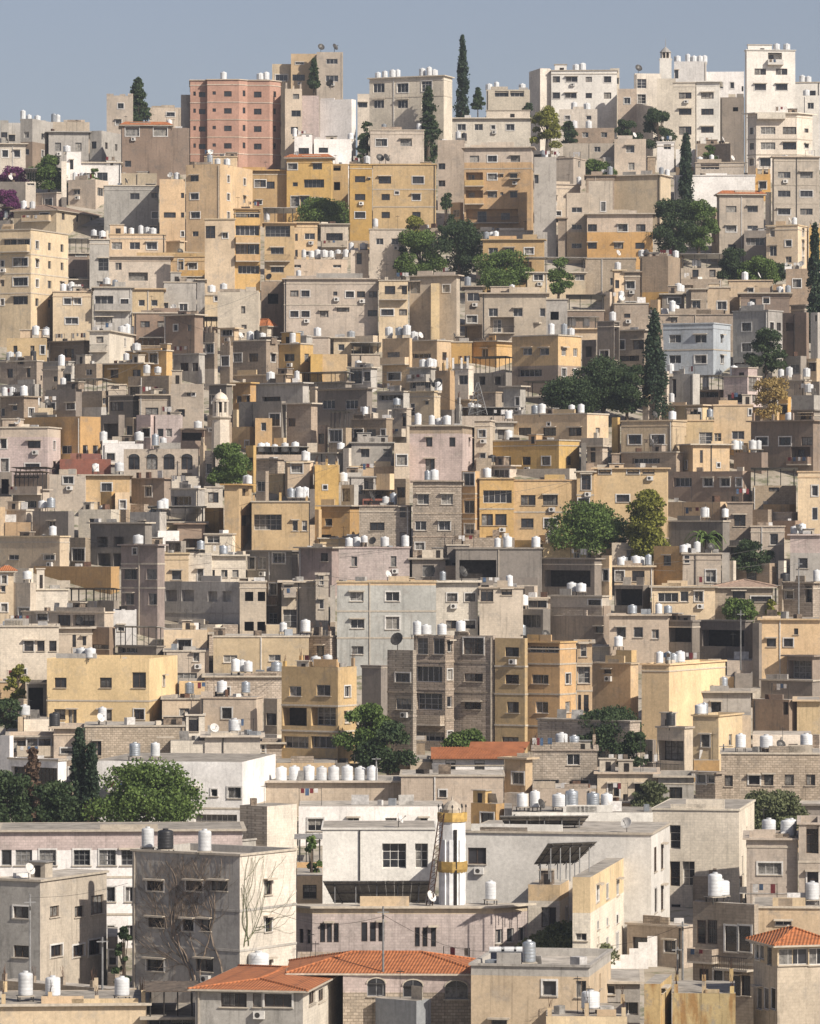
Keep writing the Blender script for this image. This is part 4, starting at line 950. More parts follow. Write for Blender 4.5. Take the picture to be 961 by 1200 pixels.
def ring(mb, poly, out, inn, z0, z1, key, org, top=True, bottom=True):
    A = offset_poly(poly, out); B = offset_poly(poly, inn); n = len(poly)
    L = lambda p, z: (p[0]-org[0], p[1]-org[1], z-org[2])
    for i in range(n):
        j = (i+1) % n
        mb.quad(L(A[i],z0), L(A[j],z0), L(A[j],z1), L(A[i],z1), key)
        mb.quad(L(B[j],z0), L(B[i],z0), L(B[i],z1), L(B[j],z1), key)
        if top: mb.quad(L(A[i],z1), L(A[j],z1), L(B[j],z1), L(B[i],z1), key)
        if bottom: mb.quad(L(A[j],z0), L(A[i],z0), L(B[i],z0), L(B[j],z0), key)
def inside(p, poly, m=.0):
    for i in range(len(poly)):
        a, b = poly[i], poly[(i+1) % len(poly)]
        l = math.hypot(b[0]-a[0], b[1]-a[1])
        if l < 1e-6: continue
        if ((b[1]-a[1])*(p[0]-a[0])-(b[0]-a[0])*(p[1]-a[1]))/l > -m: return False
    return True
KINDS = [('villa','villa'),('house','house'),('hut','hut'),('shed','shed'),('carport','shed'),('hall','hall'),('annex','annex'),('cabin','cabin'),('cottage','cottage'),
         ('tower','tower house'),('block','apartment block'),('shelter','shelter'),('penthouse','penthouse'),('storey','rooftop storey'),('storeys','house'),('stack','apartment block'),('shack','hut'),('ruin','ruin'),
         ('shaft','stair shaft'),('wing','apartment block'),('wall','wall'),('pier','wall'),('terrace','terrace'),('porch','porch'),('roof','roof terrace'),('bay','apartment block')]
STOP = set('with under beside behind at on left right carrying and below above in of over before between joined cut tucked facing'.split())
def kind_of(label):
    got = 'house'; ws = label.split()
    for i, w in enumerate(ws):
        if w in STOP and i > 0: break
        for k, c in KINDS:
            if w == k: got = c
    return got
BUILT = []; TANKS = []; DISHES = []
def num(o, k, d=None):
    for t in o:
        m = re.match(r'^%s(-?[\d.]+)$' % k, t)
        if m: return float(m.group(1))
    return d
def building(row):
    nums, wspec, opts, label = [q.strip() for q in row.split('|')]
    nn = nums.split(); x0, x1, yt, yb = map(float, nn[:4]); ck = nn[4]
    o = [u for t in opts.split() for u in ([t] if t.startswith('sw=') else t.split(';'))]; S = set(o); rg = random.Random(hash((x0, yt, x1)) & 0xffff)
    z = num(o, 'z=', 0); Lw = num(o, 'L', 0); Rw = num(o, 'R', 0)
    D = dist(yb)+z*2.0; s = F/D
    lit = 'lit' in S or any(t in S for t in ('lit2', 'lit3')); q = 'q' in S
    if not lit and not Lw and 372 < yt < 500 and x0 > 130 and 'q' not in S and rg.random() < .6: q = True
    deep = 9.0
    if Lw > 4 and Rw > 4: mode = 'both'
    elif Rw > 0 or (q and not Lw):
        if Rw == 0 and 'n' in S: Rw = 2; x1 -= 2
        elif Rw == 0: Rw = min((x1-x0)*.25, max(1.7*s*.5, (x1-x0)*.1)); x1 -= Rw
        mode = 'R'
        th = R(33) if 'vine' in S else R(31) if 'h' in S else R(36) if q else (R(10) if lit else R(22))
        if 'lit3' in S or 'lit2' in S: th = R(26)
        if Rw <= 3 and not q: th = R(5)
    elif Lw > 0:
        mode = 'L'; th = -R(16) if Lw > 4 else -R(5)
    else: mode = '0'; th = math.atan((x0+x1-2*CX)/2/F)
    ul, ur = x0-CX, x1-CX
    if mode == '0':
        # front perpendicular to the sight line of its middle
        um = (ul+ur)/2; c, sn = math.cos(th), math.sin(th)
        M = (um*D/F, D); u = (c, -sn)
        ta = (ul*M[1]-M[0]*F)/(u[0]*F-ul*u[1]); tb = (ur*M[1]-M[0]*F)/(u[0]*F-ur*u[1])
        A = (M[0]+u[0]*ta, M[1]+u[1]*ta); B = (M[0]+u[0]*tb, M[1]+u[1]*tb)
        bk = (sn, c); sh = .985
        C = (B[0]+bk[0]*deep, B[1]+bk[1]*deep); E = (A[0]+bk[0]*deep, A[1]+bk[1]*deep)
    elif mode == 'R':
        c, sn = math.cos(th), math.sin(th); B = (ur*D/F, D)
        w = (B[0]*F-ul*D)/(c*F+ul*sn); A = (B[0]-w*c, B[1]+w*sn)
        ue = ur+Rw; d = (ue*D-B[0]*F)/(F*sn-ue*c); d = min(max(d, .6), 26)
        C = (B[0]+d*sn, B[1]+d*c); E = (A[0]+d*sn, A[1]+d*c)
    elif mode == 'L':
        c, sn = math.cos(-th), math.sin(-th); A = (ul*D/F, D)
        w = (ur*D-A[0]*F)/(c*F-ur*sn); B = (A[0]+w*c, A[1]+w*sn)
        ue = ul-Lw; d = (A[0]*F-ue*D)/(F*sn+ue*c); d = min(max(d, .6), 26)
        E = (A[0]-d*sn, A[1]+d*c); C = (B[0]-d*sn, B[1]+d*c)
    else:
        A = (ul*D/F, D); B = (ur*D/F, D); k = .8
        dl = (A[0]*F-(ul-Lw)*D)/(F*math.sin(k)+(ul-Lw)*math.cos(k)); dr = ((ur+Rw)*D-B[0]*F)/(F*math.sin(k)-(ur+Rw)*math.cos(k))
        E = (A[0]-dl*math.sin(k), A[1]+dl*math.cos(k)); C = (B[0]+dr*math.sin(k), B[1]+dr*math.cos(k))
    poly = [A, B, C, E]
    zt = wz(yt, D); gz = min(ground(D-1), wz(yb, D)); zb = gz-3
    top = zt
    if 'v' in S: zt = zt-min(2.2, .55*(wz(yt,D)-wz(yb,D)))
    kd = kind_of(label)
    root = empty({'wall': 'retaining_wall', 'terrace': 'terrace_house', 'hall': 'public_hall'}.get(kd, kd.replace(' ', '_')), (A[0], A[1], wz(yb, D)))
    org = (A[0], A[1], wz(yb, D)); root['D'] = D
    del root['D']
    tag(root, label, 'retaining wall' if kd == 'wall' else kd, group=None)
    up = [t for t in o if t.startswith('cu=')]; lo = [t for t in o if t.startswith('c2=')]
    split = None; rc = [t[3:] for t in o if t.startswith('rc=')]  # rc recolours the right face; vine block and corner house: light painted in
    if up: k2, yy = up[0][3:].split('@'); split = (wz(float(yy), D), k2, ck)
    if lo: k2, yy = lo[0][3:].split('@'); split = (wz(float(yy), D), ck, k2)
    def keyf(zz):
        if zz is None: return [split[0]] if split else []
        if split: return split[1] if zz > split[0] else split[2]
        return ck
    near = s > 9.3
    faces = [(A, B), (B, C), (C, E), (E, A)]
    ops = [[], [], [], []]; wins = []
    def project(fi, u, y):
        P, Q = faces[fi]; L = math.hypot(Q[0]-P[0], Q[1]-P[1])
        if L < .4: return None
        ux, uy = (Q[0]-P[0])/L, (Q[1]-P[1])/L
        den = ux*F-u*uy
        if abs(den) < 1e-3: return None
        t = (u*P[1]-P[0]*F)/den; return t, wz(y, P[1]+t*uy), L
    allrows = set(); fr = rg.choice(['fw','fw','fg','fb','fb'])
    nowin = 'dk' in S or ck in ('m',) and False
    def add_win(fi, xc, yc, wp, hp, near=near):
        r = project(fi, xc-CX, yc)
        if r is None: return
        t, zz, L = r
        P, Q = faces[fi]; cosf = abs((Q[0]-P[0])/L*1.0-(Q[1]-P[1])/L*(xc-CX)/F)
        k_ = 1.22 if max(wp, hp) < 13 and s < 11.5 else 1.08; w = wp*k_/s/max(cosf, .25); h = hp*k_/s; narrow = hp > 2.2*wp
        if narrow: w = max(w*1.1, .42)
        t0, t1, z0, z1 = t-w/2, t+w/2, zz-h/2, zz+h/2
        t0 = max(t0, .12); t1 = min(t1, L-.12); z1 = min(z1, zt-.25)
        if t1-t0 < .25 or z1-z0 < .2: return
        for p in ops[fi]:
            if t0 < p[1]+.05 and t1 > p[0]-.05 and z0 < p[3]+.05 and z1 > p[2]-.05: return
        w, h = t1-t0, z1-z0
        hole = nowin or (w > 2.3 and h > 1.9 and rg.random() < .7) or (label.find('gutted') >= 0 or label.find('half built') >= 0 or label.find('unfinished') >= 0)
        wide = (w > 2.6 or h > 2.1) and not hole
        d = 1.4 if hole else (.6 if wide else .1 if narrow else .24)
        ops[fi].append((t0, t1, z0, z1, d, 'dark' if hole else None))
        allrows.add(round(zz, 1))
        if hole and (w < 2.2 or rg.random() < .5) : return
        wins.append((fi, (t0+t1)/2, (z0+z1)/2, w, h, d))
    for grp in wspec.split(';'):
        grp = grp.strip()
        if not grp or ':' not in grp: continue
        a, sz = grp.split(':'); xs, ys_ = a.split('/'); wp, hp = map(float, sz.split('x'))
        if wp < 1: continue
        for yy in ys_.split(','):
            for xx in xs.split(','):
                xx_, yy_ = float(xx), float(yy)
                if xx_ > x1+1: 
                    if Rw > 6 and xx_ < x1+Rw+2: add_win(1, xx_, yy_, wp, hp)
                elif xx_ < x0-1:
                    if Lw > 6: add_win(3, xx_, yy_, wp, hp)
                else: add_win(0, xx_, yy_, wp, hp)
    for t in o:
        if t.startswith('sw='):
            fi = 1 if Rw > Lw else 3
            for grp in t[3:].split(';'):
                a, sz = grp.split(':'); wp, hp = map(float, sz.split('x'))
                xs, yy = a.split('/')
                for xx in xs.split(','): add_win(fi, float(xx), float(yy), wp, hp)
    # side columns
    rw = num(o, 'rw', None)
    sface = 1 if mode in ('R', 'both') else 3
    if rw is None and (Rw > 11 or Lw > 11) and not any(t.startswith('sw=') for t in o) and not nowin: rw = 1
    if rw and allrows:
        for fi in ([1, 3] if mode == 'both' else [sface]):
            P, Q = faces[fi]; L = math.hypot(Q[0]-P[0], Q[1]-P[1])
            for zz in sorted(allrows):
                for k in range(int(rw)):
                    t = L*(k+.5)/rw; w = min(.9+.3*rg.random(), L*.6/rw); h = 1.15
                    if zz+h/2 > zt-.25: continue
                    if any(t-w/2 < p[1] and t+w/2 > p[0] and zz-h/2 < p[3] and zz+h/2 > p[2] for p in ops[fi]): continue
                    ops[fi].append((t-w/2, t+w/2, zz-h/2, zz+h/2, .22, None)); wins.append((fi, t, zz, w, h, .22))
    Lf = math.hypot(B[0]-A[0], B[1]-A[1]); vis = zt-wz(yb, D)
    if not ops[0] and Lf > 2.6 and vis > 2.6 and not nowin and not re.search(r'blank|plain|windowless|panel|shaft|curved', label) and 'hr' not in S:
        n = max(1, int(Lf/rg.uniform(2.6, 4.2)))
        for fl in range(max(1, int(vis/3.1))):
            zz = zt-1.75-fl*3.0
            for k in range(n):
                if rg.random() < .22: continue
                w = rg.choice([.7, 1.1, 1.1, 1.5]); t = Lf*(k+.5)/n+rg.uniform(-.3, .3); h = rg.choice([1.0, 1.2, 1.3])
                if t-w/2 < .2 or t+w/2 > Lf-.2: continue
                ops[0].append((t-w/2, t+w/2, zz-h/2, zz+h/2, .22, None)); wins.append((0, t, zz, w, h, .22)); allrows.add(round(zz, 1))
    # balconies
    auto_b = None; bspecs = []
    for t in o:
        if t.startswith('b='):
            for sp in t[2:].split(';'):
                v = sp.replace('b=', '').split(',')
                bspecs.append(tuple(map(float, v[:3])))
    if not bspecs and not nowin and (zt-wz(yb, D)) > 4.2 and s < 13 and rg.random() < .22 and not re.search(r'blank|plain|windowless|panel|shaft|wall', label):
        L_ = math.hypot(B[0]-A[0], B[1]-A[1])
        if L_ > 4.5:
            for t_ in range(12):
                w = rg.uniform(1.8, min(4.5, L_*.6)); a0 = rg.uniform(.2, L_-w-.2); z0 = zt-rg.choice([2.9, 5.9])-.1
                if z0 < wz(yb, D)+.3: continue
                if any(a0 < p[1]+.1 and a0+w > p[0]-.1 and z0 < p[3] and z0+2.45 > p[2] for p in ops[0]): continue
                auto_b = (a0, a0+w, z0); break
    bal = []
    for (bx0, bx1, by) in bspecs+([auto_b+()] if auto_b else []):
        if auto_b and (bx0, bx1, by) == auto_b: t0, t1, zz = auto_b
        else:
            r0 = project(0, max(bx0, x0+1)-CX, by); r1 = project(0, min(bx1, x1-1)-CX, by)
            if not r0 or not r1: continue
            t0, t1, zz = r0[0], r1[0], (r0[1]+r1[1])/2
        if t1-t0 < .8: continue
        bal.append((t0, t1, zz))
        a0, a1, b0, b1 = t0+.15, t1-.15, zz+.12, min(zz+2.45, zt-.3)
        if b1-b0 > 1 and not any(a0 < p[1] and a1 > p[0] and b0 < p[3] and b1 > p[2] for p in ops[0]):
            ops[0].append((a0, a1, b0, b1, 1.3, None))
            mid = (a0+a1)/2
            wins.append((0, mid-.2*(a1-a0), (b0+b1)/2-.1, min(1.5, (a1-a0)*.35), b1-b0-.45, 1.3))
            if a1-a0 > 4: wins.append((0, mid+.25*(a1-a0), (b0+b1)/2, min(1.5, (a1-a0)*.25), 1.1, 1.3))
    # walls
    wb = MB()
    for i, (P, Q) in enumerate(faces): facade(wb, P, Q, zb, zt, ops[i], (keyf if not (rc and i == 1) else (lambda zz: [] if zz is None else rc[0])), org)
    nr = 'nr' in S or 'v' in S; hip = 'hr' in S or 'hp' in S
    th_w = .2; ph = .55
    rb = MB(); loc = lambda p, zz: (p[0]-org[0], p[1]-org[1], zz-org[2])
    topkey = keyf(zt-.01)
    mind = min(math.hypot(B[0]-A[0], B[1]-A[1]), math.hypot(C[0]-B[0], C[1]-B[1]))
    if nr or hip or mind < 1.2:
        rb.poly([loc(p, zt) for p in poly], 'roof'); rz = zt
    else:
        inn = offset_poly(poly, -th_w); rz = zt-ph
        for i in range(4):
            j = (i+1) % 4
            wb.quad(loc(poly[i], zt), loc(poly[j], zt), loc(inn[j], zt), loc(inn[i], zt), topkey)
            wb.quad(loc(inn[j], rz), loc(inn[i], rz), loc(inn[i], zt), loc(inn[j], zt), topkey)
        rb.poly([loc(p, rz) for p in inn], 'roof')
    wall = wb.build('masonry' if kd == 'wall' else 'wall', root)
    rb.build('roof', root)
    if hip:
        tk = 'tile' if 'hr' in S else 'tantile'
        rh = (num(o, 'rh=', 8))/s; hl = num(o, 'hl=', 0)
        P2 = [A, B, C, E]
        if mode == '0' : pass
        if hl:
            P2 = [(A[0]-hl/s, A[1]+.5), B, C, (E[0]-hl/s, E[1])]
        ov = offset_poly(P2, .45); z0 = zt+.03; z1 = z0+rh
        la = math.hypot(P2[1][0]-P2[0][0], P2[1][1]-P2[0][1]); lb = math.hypot(P2[2][0]-P2[1][0], P2[2][1]-P2[1][1])
        mid = lambda p, r_, f=.5: (p[0]+(r_[0]-p[0])*f, p[1]+(r_[1]-p[1])*f)
        hb = MB(); lc = lambda p, zz: (p[0]-org[0], p[1]-org[1], zz-org[2])
        if la >= lb:
            f = min(.5, lb/2/la); r0 = mid(mid(ov[0], ov[3]), mid(ov[1], ov[2]), f); r1 = mid(mid(ov[0], ov[3]), mid(ov[1], ov[2]), 1-f)
            fs = [(ov[0], ov[1], r1, r0), (ov[1], ov[2], r1), (ov[2], ov[3], r0, r1), (ov[3], ov[0], r0)]
        else:
            f = min(.5, la/2/lb); r0 = mid(mid(ov[0], ov[1]), mid(ov[3], ov[2]), f); r1 = mid(mid(ov[0], ov[1]), mid(ov[3], ov[2]), 1-f)
            fs = [(ov[0], ov[1], r0), (ov[1], ov[2], r1, r0), (ov[2], ov[3], r1), (ov[3], ov[0], r0, r1)]
        for f_ in fs: hb.poly([lc(p, z1 if p in (r0, r1) else z0) for p in f_], tk)
        hb.poly([lc(p, z0) for p in reversed(ov)], 'trim')
        ring(hb, P2, .47, .30, z0-.14, z0-.003, 'trim', org)
        for a_, b_ in ((r0, r1),)+tuple((ov[i], r0 if math.hypot(ov[i][0]-r0[0], ov[i][1]-r0[1]) < math.hypot(ov[i][0]-r1[0], ov[i][1]-r1[1]) else r1) for i in range(4)):
            hb.bar(lc(a_, (z1 if a_ in (r0, r1) else z0)+.02), lc(b_, z1+.02), .1, tk)
        hb.build('tiled_roof', root)
    if ('k' in S) and not hip and mind > 1:
        cb = MB(); ring(cb, poly, rg.choice([.12, .16, .35, .5]), -.02, zt-.16, zt+.015, 'trim' if rg.random() < .5 else topkey, org)
        if rg.random() < .4 and not nr: ring(cb, poly, .06, -.02, rz-.3, rz-.16, 'trim' if rg.random() < .5 else topkey, org)
        cb.build('cornice', root)
    rows = sorted(allrows); us = []
    for r_ in rows:
        if not us or r_-us[-1] > 1.6: us.append(r_)
    if 'f' in S and len(us) > 1:
        zs_ = [(a+b)/2-.1 for a, b in zip(us, us[1:])]
        for zz in zs_:
            if any(p[2]-.1 < zz < p[3]+.1 for p in ops[0]+ops[1]+ops[3]): continue
            cb = MB(); ring(cb, poly, .05, -.02, zz-.1, zz+.08, 'trim' if ck not in ('g','dg','st') else ck, org)
            cb.build('floor_band', root)
    if 'ot' in S or 'or' in S:
        cb = MB(); ring(cb, poly, .45, -.1, zt-.05, zt+.12, 'trim', org); 
        ov = offset_poly(poly, .5); ii = offset_poly(poly, -.6)
        for i in range(4):
            j = (i+1) % 4; cb.quad(loc(ov[i], zt+.13), loc(ov[j], zt+.13), loc(ii[j], zt+.75), loc(ii[i], zt+.75), 'tile')
        cb.poly([loc(p, zt+.75) for p in ii], 'roof')
        cb.build('tiled_edge', root)
    # windows
    for (fi, t, zz, w, h, d) in wins:
        P, Q = faces[fi]; L = math.hypot(Q[0]-P[0], Q[1]-P[1]); ux, uy = (Q[0]-P[0])/L, (Q[1]-P[1])/L
        g = rg.choices(['glass','curtain','mix','low','shutter'], [6, 1.2, 3, 1.4, .8])[0]
        if not near and g == 'low': g = 'glass'
        slim = h/w > 2.2
        if slim: g = 'glass'
        grid = w > 1.2 and h > 1.2 and ck in ('w','cl') and near
        w2, h2, (fm, pm) = win_meshes(w, h, 'fb' if slim else fr if w < 2.5 else rg.choice(['fw', fr]), g, near, grid)
        dd = d-.05; ang = math.atan2(uy, ux)
        lp = (P[0]+ux*t-uy*dd-org[0], P[1]+uy*t+ux*dd-org[1], zz-org[2])
        wo = inst('window', fm, root, lp, ang, (w/w2, 1, h/h2))
        if pm: inst('pane', pm, wo, (0, 0, 0))
        if d < .3:
            if near and s > 9.3 and not slim: 
                so = inst('sill', sill_mesh(w), wo, (0, -dd, -h/2-.035)); so.scale = (w2/w, 1, h2/h); so.location[2] = (-h/2-.035)*h2/h
            if rg.random() < .38 and 'ar' not in S and w < 3 and not slim:
                ro_ = inst('surround', sur_mesh(round(w*4)/4, round(h*4)/4), wo, (0, -dd, 0)); ro_.scale = ((w/(round(w*4)/4))*w2/w, 1, (h/(round(h*4)/4))*h2/h)
            if (rg.random() < .28 and 'ar' not in S) or 'aw' in S:
                ho = inst('hood', hood_mesh(w), wo, (0, -dd, (h/2+.13)*h2/h)); ho.scale = (w2/w, 1, h2/h)
            if near and rg.random() < .22 and .6 < w < 2.2 and 'ar' not in S:
                gb = MB(); n_ = int(w/.14)
                for k in range(n_+1): gb.box((-w2/2+w2*k/n_, -.06, 0), (.02, .02, h2), 'iron')
                for zz_ in (-h2*.3, h2*.3): gb.box((0, -.063, zz_), (w2, .02, .02), 'iron')
                gb.build('grille', wo)
            if rg.random() < .09 and fi == 0:
                inst('air_conditioner', ACM, root, (P[0]+ux*(t+.2)-org[0], P[1]+uy*(t+.2)-org[1], zz-h/2-.55-org[2]), ang)
        if 'ar' in S and h > .8:
            ab = MB(); n = 10; r1_ = w/2+.02
            arc = [(r1_*math.cos(math.pi*k/n), -.02, .62*r1_*math.sin(math.pi*k/n)) for k in range(n+1)]
            ab.poly([(a_, b_, c_) for a_, b_, c_ in reversed(arc)], 'glass')
            for k in range(n): ab.bar((arc[k][0], -.04, arc[k][2]), (arc[k+1][0], -.04, arc[k+1][2]), .07, 'trim', 4)
            ab.bar((0, -.03, 0), (0, -.03, .6*r1_), .03, fr, 4)
            ao = ab.build('arch_light', root); ao.location = (P[0]+ux*t-org[0], P[1]+uy*t-org[1], zz+h/2-org[2]); ao.rotation_euler = (0, 0, ang)
    # balconies
    ux, uy = (B[0]-A[0]), (B[1]-A[1]); LL = math.hypot(ux, uy); ux /= LL; uy /= LL; nx, ny = uy, -ux; ang = math.atan2(uy, ux)
    for (t0, t1, zz) in bal:
        bb = MB(); w = t1-t0; dp = .95; solid = rg.random() < .75
        bb.box((0, -dp/2, .075), (w, dp, .15), 'trim')
        kk = keyf(zz+.5)
        if solid:
            bb.box((0, -dp+.06, .62), (w, .12, .94), kk)
            for sx in (-1, 1): bb.box((sx*(w/2-.06), -dp/2+.06, .62), (.12, dp-.12, .94), kk)
        bo = bb.build('balcony', root, (A[0]+ux*(t0+t1)/2-org[0], A[1]+uy*(t0+t1)/2-org[1], zz-org[2])); bo.rotation_euler = (0, 0, ang)
        if not solid:
            rl = MB(); rl.box((0, -dp+.04, 1.05), (w, .05, .05), 'iron'); n = max(3, int(w/.16))
            for k in range(n+1): rl.box((-w/2+w*k/n, -dp+.04, .6), (.025, .025, .9), 'iron')
            for sx in (-1, 1): rl.box((sx*(w/2-.03), -dp/2, 1.05), (.05, dp, .05), 'iron')
            rl.build('railing', bo)
        elif rg.random() < .4:
            for k in range(rg.randint(2, 4)):
                xx = -w/2+.5+k*.75; hh = rg.uniform(.3, .6)
                if xx > w/2-.3: break
                rl = MB(); rl.box((xx, -dp-.03, .95-hh/2+.12), (rg.uniform(.3, .6), .02, hh), rg.choice(['cloth', 'cloth', 'dkred', 'blue', 'junk'])); rl.build('hanging_cloth', bo)
    if not hip and LL > 4 and 'v' not in S and yt > 100 and rg.random() < .42:
        for q_ in range(rg.randint(1, 2)):
            w = rg.uniform(.2, .5)*LL; h_ = rg.uniform(.25, .8); t = rg.uniform(w/2, LL-w/2); pb = MB(); pb.box((0, .1, h_/2), (w, .22, h_), topkey if rg.random() < .7 else rg.choice(['st', 'trim', 'g']))
            po = pb.build('parapet_step', root, (A[0]+ux*t-org[0], A[1]+uy*t-org[1], zt+.018-org[2])); po.rotation_euler = (0, 0, ang)
    # downpipes
    if LL > 4 and rg.random() < .55:
        pb = MB(); t = rg.choice([.25, LL-.25, LL*.5, LL*.33])
        if not any(p[0]-.15 < t < p[1]+.15 for p in ops[0]):
            pb.box((0, -.06, 0), (.1, .1, zt-zb), rg.choice(['fw', 'iron', 'trim']))
            po = pb.build('downpipe', root, (A[0]+ux*t-org[0], A[1]+uy*t-org[1], (zt+zb)/2-org[2]-.2)); po.rotation_euler = (0, 0, ang)
    dl = math.hypot(C[0]-B[0], C[1]-B[1])
    def onroof(t, d): # t along front, d inward
        return (A[0]+ux*t-nx*d, A[1]+uy*t-ny*d)
    # penthouses
    for t in o:
        if t.startswith('p='):
            a, b, hh = map(float, t[2:].split(','))
            r0 = project(0, max(a, x0+1)-CX, yt); r1 = project(0, min(b, x1-1)-CX, yt)
            if r0 and r1 and r1[0]-r0[0] > .6:
                hb = MB(); w = r1[0]-r0[0]; dd = min(3.0, max(.8, dl-1.2)); m_ = onroof((r0[0]+r1[0])/2, .4+dd/2)
                hb.box((0, 0, 0), (w, dd, hh/s+.6), topkey); hb.box((0, 0, (hh/s+.6)/2+.06), (w+.25, dd+.25, .12), 'trim')
                hb.box((w*.1, -dd/2-.01, -.3), (min(.8, w*.4), .04, min(1.6, hh/s)), 'dark')
                ho = hb.build('stair_hut', root, (m_[0]-org[0], m_[1]-org[1], rz+(hh/s+.6)/2-org[2]+(0 if nr else .05))); ho.rotation_euler = (0, 0, ang)
    if 'v' in S:
        vb = MB(); ins = offset_poly(poly, -.25)
        for p in ins: vb.bar(loc(p, zt), loc(p, top-.05), .06, 'iron')
        for f_ in (.33, .66):
            for (a_, b_) in ((0, 1), (3, 2)):
                p = (ins[a_][0]+(ins[b_][0]-ins[a_][0])*f_, ins[a_][1]+(ins[b_][1]-ins[a_][1])*f_); vb.bar(loc(p, zt), loc(p, top-.05), .05, 'iron')
        ck2 = rg.choice(['tin', 'junk', 'tin', 'iron'])
        ov = offset_poly(poly, .25)
        vb.poly([loc(p, top+(.12 if i < 2 else -.1)) for i, p in enumerate(ov)], ck2)
        vb.poly([loc(p, top-.06+(.12 if i < 2 else -.1)) for i, p in reversed(list(enumerate(ov)))], ck2)
        for i in range(4):
            j = (i+1) % 4; h_ = lambda k: (.12 if k < 2 else -.1)
            vb.quad(loc(ov[i], top-.06+h_(i)), loc(ov[j], top-.06+h_(j)), loc(ov[j], top+h_(j)), loc(ov[i], top+h_(i)), ck2)
        vb.build('canopy', root)
    if 'r' in S or 'br' in S:
        n = max(2, int(LL/3))
        if 'r' in S:
            for k in range(n+1):
                for dd in ((.25, max(.6, dl-.3)) if dl > 2 else (.25,)):
                    p = onroof(.25+(LL-.5)*k/n, dd); h_ = rg.uniform(.3, 1.1); vb = MB(); vb.box((0, 0, h_/2), (.3, .3, h_), topkey)
                    for q_ in range(4): vb.bar((rg.uniform(-.1, .1), rg.uniform(-.1, .1), h_-.05), (rg.uniform(-.2, .2), rg.uniform(-.2, .2), h_+rg.uniform(.4, .9)), .018, 'rust', 3)
                    vo = vb.build('column_stub', root, loc(p, zt)); vo.rotation_euler = (0, 0, ang)
        if 'br' in S:
            vb = MB(); t = 0
            while t < LL:
                w = rg.uniform(.4, 1.3); h_ = rg.uniform(.1, .6); p = onroof(min(t+w/2, LL-w/2), .22)
                vb.box((p[0]-org[0], p[1]-org[1], zt+h_/2-org[2]-.01), (w+.02, .35, h_), topkey, ang)
                t += w
            vb.build('broken_parapet', root)
    if ('sh' in S or rg.random() < .62) and not hip and LL > 2.5 and dl > 1.2 and 'v' not in S and 'ro' not in S and yt > 130:
        used = []
        for k in range(rg.randint(2, 6 if 'sh' not in S else 9)):
            p = onroof(rg.uniform(.5, LL-.5), rg.uniform(.5, min(dl-.5, 2.6)) if dl > 1.4 else dl/2); kk = rg.random()
            if not inside(p, poly, .3) or any((p[0]-a_)**2+(p[1]-b_)**2 < .8 for a_, b_ in used): continue
            used.append(p); vb = MB(); base_ = rz; hh = .0 if nr else .35
            if kk < .42:
                e = (rg.uniform(.4, 1.3), rg.uniform(.3, .9), rg.uniform(.3, .8)+hh); vb.box((0, 0, e[2]/2), e, rg.choice(['junk','tin','cloth','trim','rust','dark','tankg']), rg.uniform(0, 3)); nm = 'crate'
            elif kk < .62: vb.box((0, 0, .5), (rg.uniform(.7, 1.7), .05, .95), rg.choice(['tin','cloth','junk','trim']), ang+rg.uniform(-.4, .4), rg.uniform(-.35, .35)); nm = 'leaning_sheet'
            elif kk < .74:
                w_ = rg.uniform(1.4, 2.6); vb.bar((-w_/2, 0, 0), (-w_/2, 0, 1.7), .035, 'iron', 4); vb.bar((w_/2, 0, 0), (w_/2, 0, 1.7), .035, 'iron', 4); vb.bar((-w_/2, 0, 1.65), (w_/2, 0, 1.65), .015, 'iron', 3)
                xx = -w_/2+.15
                while xx < w_/2-.3:
                    ww = rg.uniform(.25, .5); h_ = rg.uniform(.4, .8)
                    if rg.random() < .75: vb.box((xx+ww/2, 0, 1.65-h_/2), (ww, .03, h_), rg.choice(['cloth','cloth','cloth','blue','dkred','junk']))
                    xx += ww+.08
                nm = 'clothes_line'
            elif kk < .86:
                vb.bar((0, 0, 0), (0, 0, rg.uniform(1.8, 3.2)), .03, 'iron', 4); z_ = vb.v[-1][2]-.2
                for q_ in range(4): vb.bar((-.35+.04*q_, -.4+.2*q_, z_), (.35-.04*q_, -.4+.2*q_, z_), .012, 'iron', 3)
                vb.bar((0, -.5, z_), (0, .3, z_), .015, 'iron', 3); nm = 'aerial'
            else:
                e = (rg.uniform(1.0, 2.0), rg.uniform(.9, 1.5), rg.uniform(.8, 1.35)); vb.box((0, 0, e[2]/2), e, rg.choice([topkey, 'trim', 'junk'])); vb.box((0, 0, e[2]+.04), (e[0]+.25, e[1]+.25, .08), rg.choice(['tin', 'trim'])); vb.box((.1, -e[1]/2-.015, e[2]/2-.1), (.5, .04, e[2]-.3), 'dark'); nm = 'roof_shed'
            vo = vb.build(nm, root, loc(p, base_))
            if nm in ('crate', 'roof_shed', 'clothes_line'): vo.rotation_euler = (0, 0, ang if nm != 'crate' else rg.uniform(0, 3))
    # things standing on the roof, handed on
    tx = []
    for t in o:
        if t.startswith('t='): tx += [float(v) for v in t[2:].split(',')]
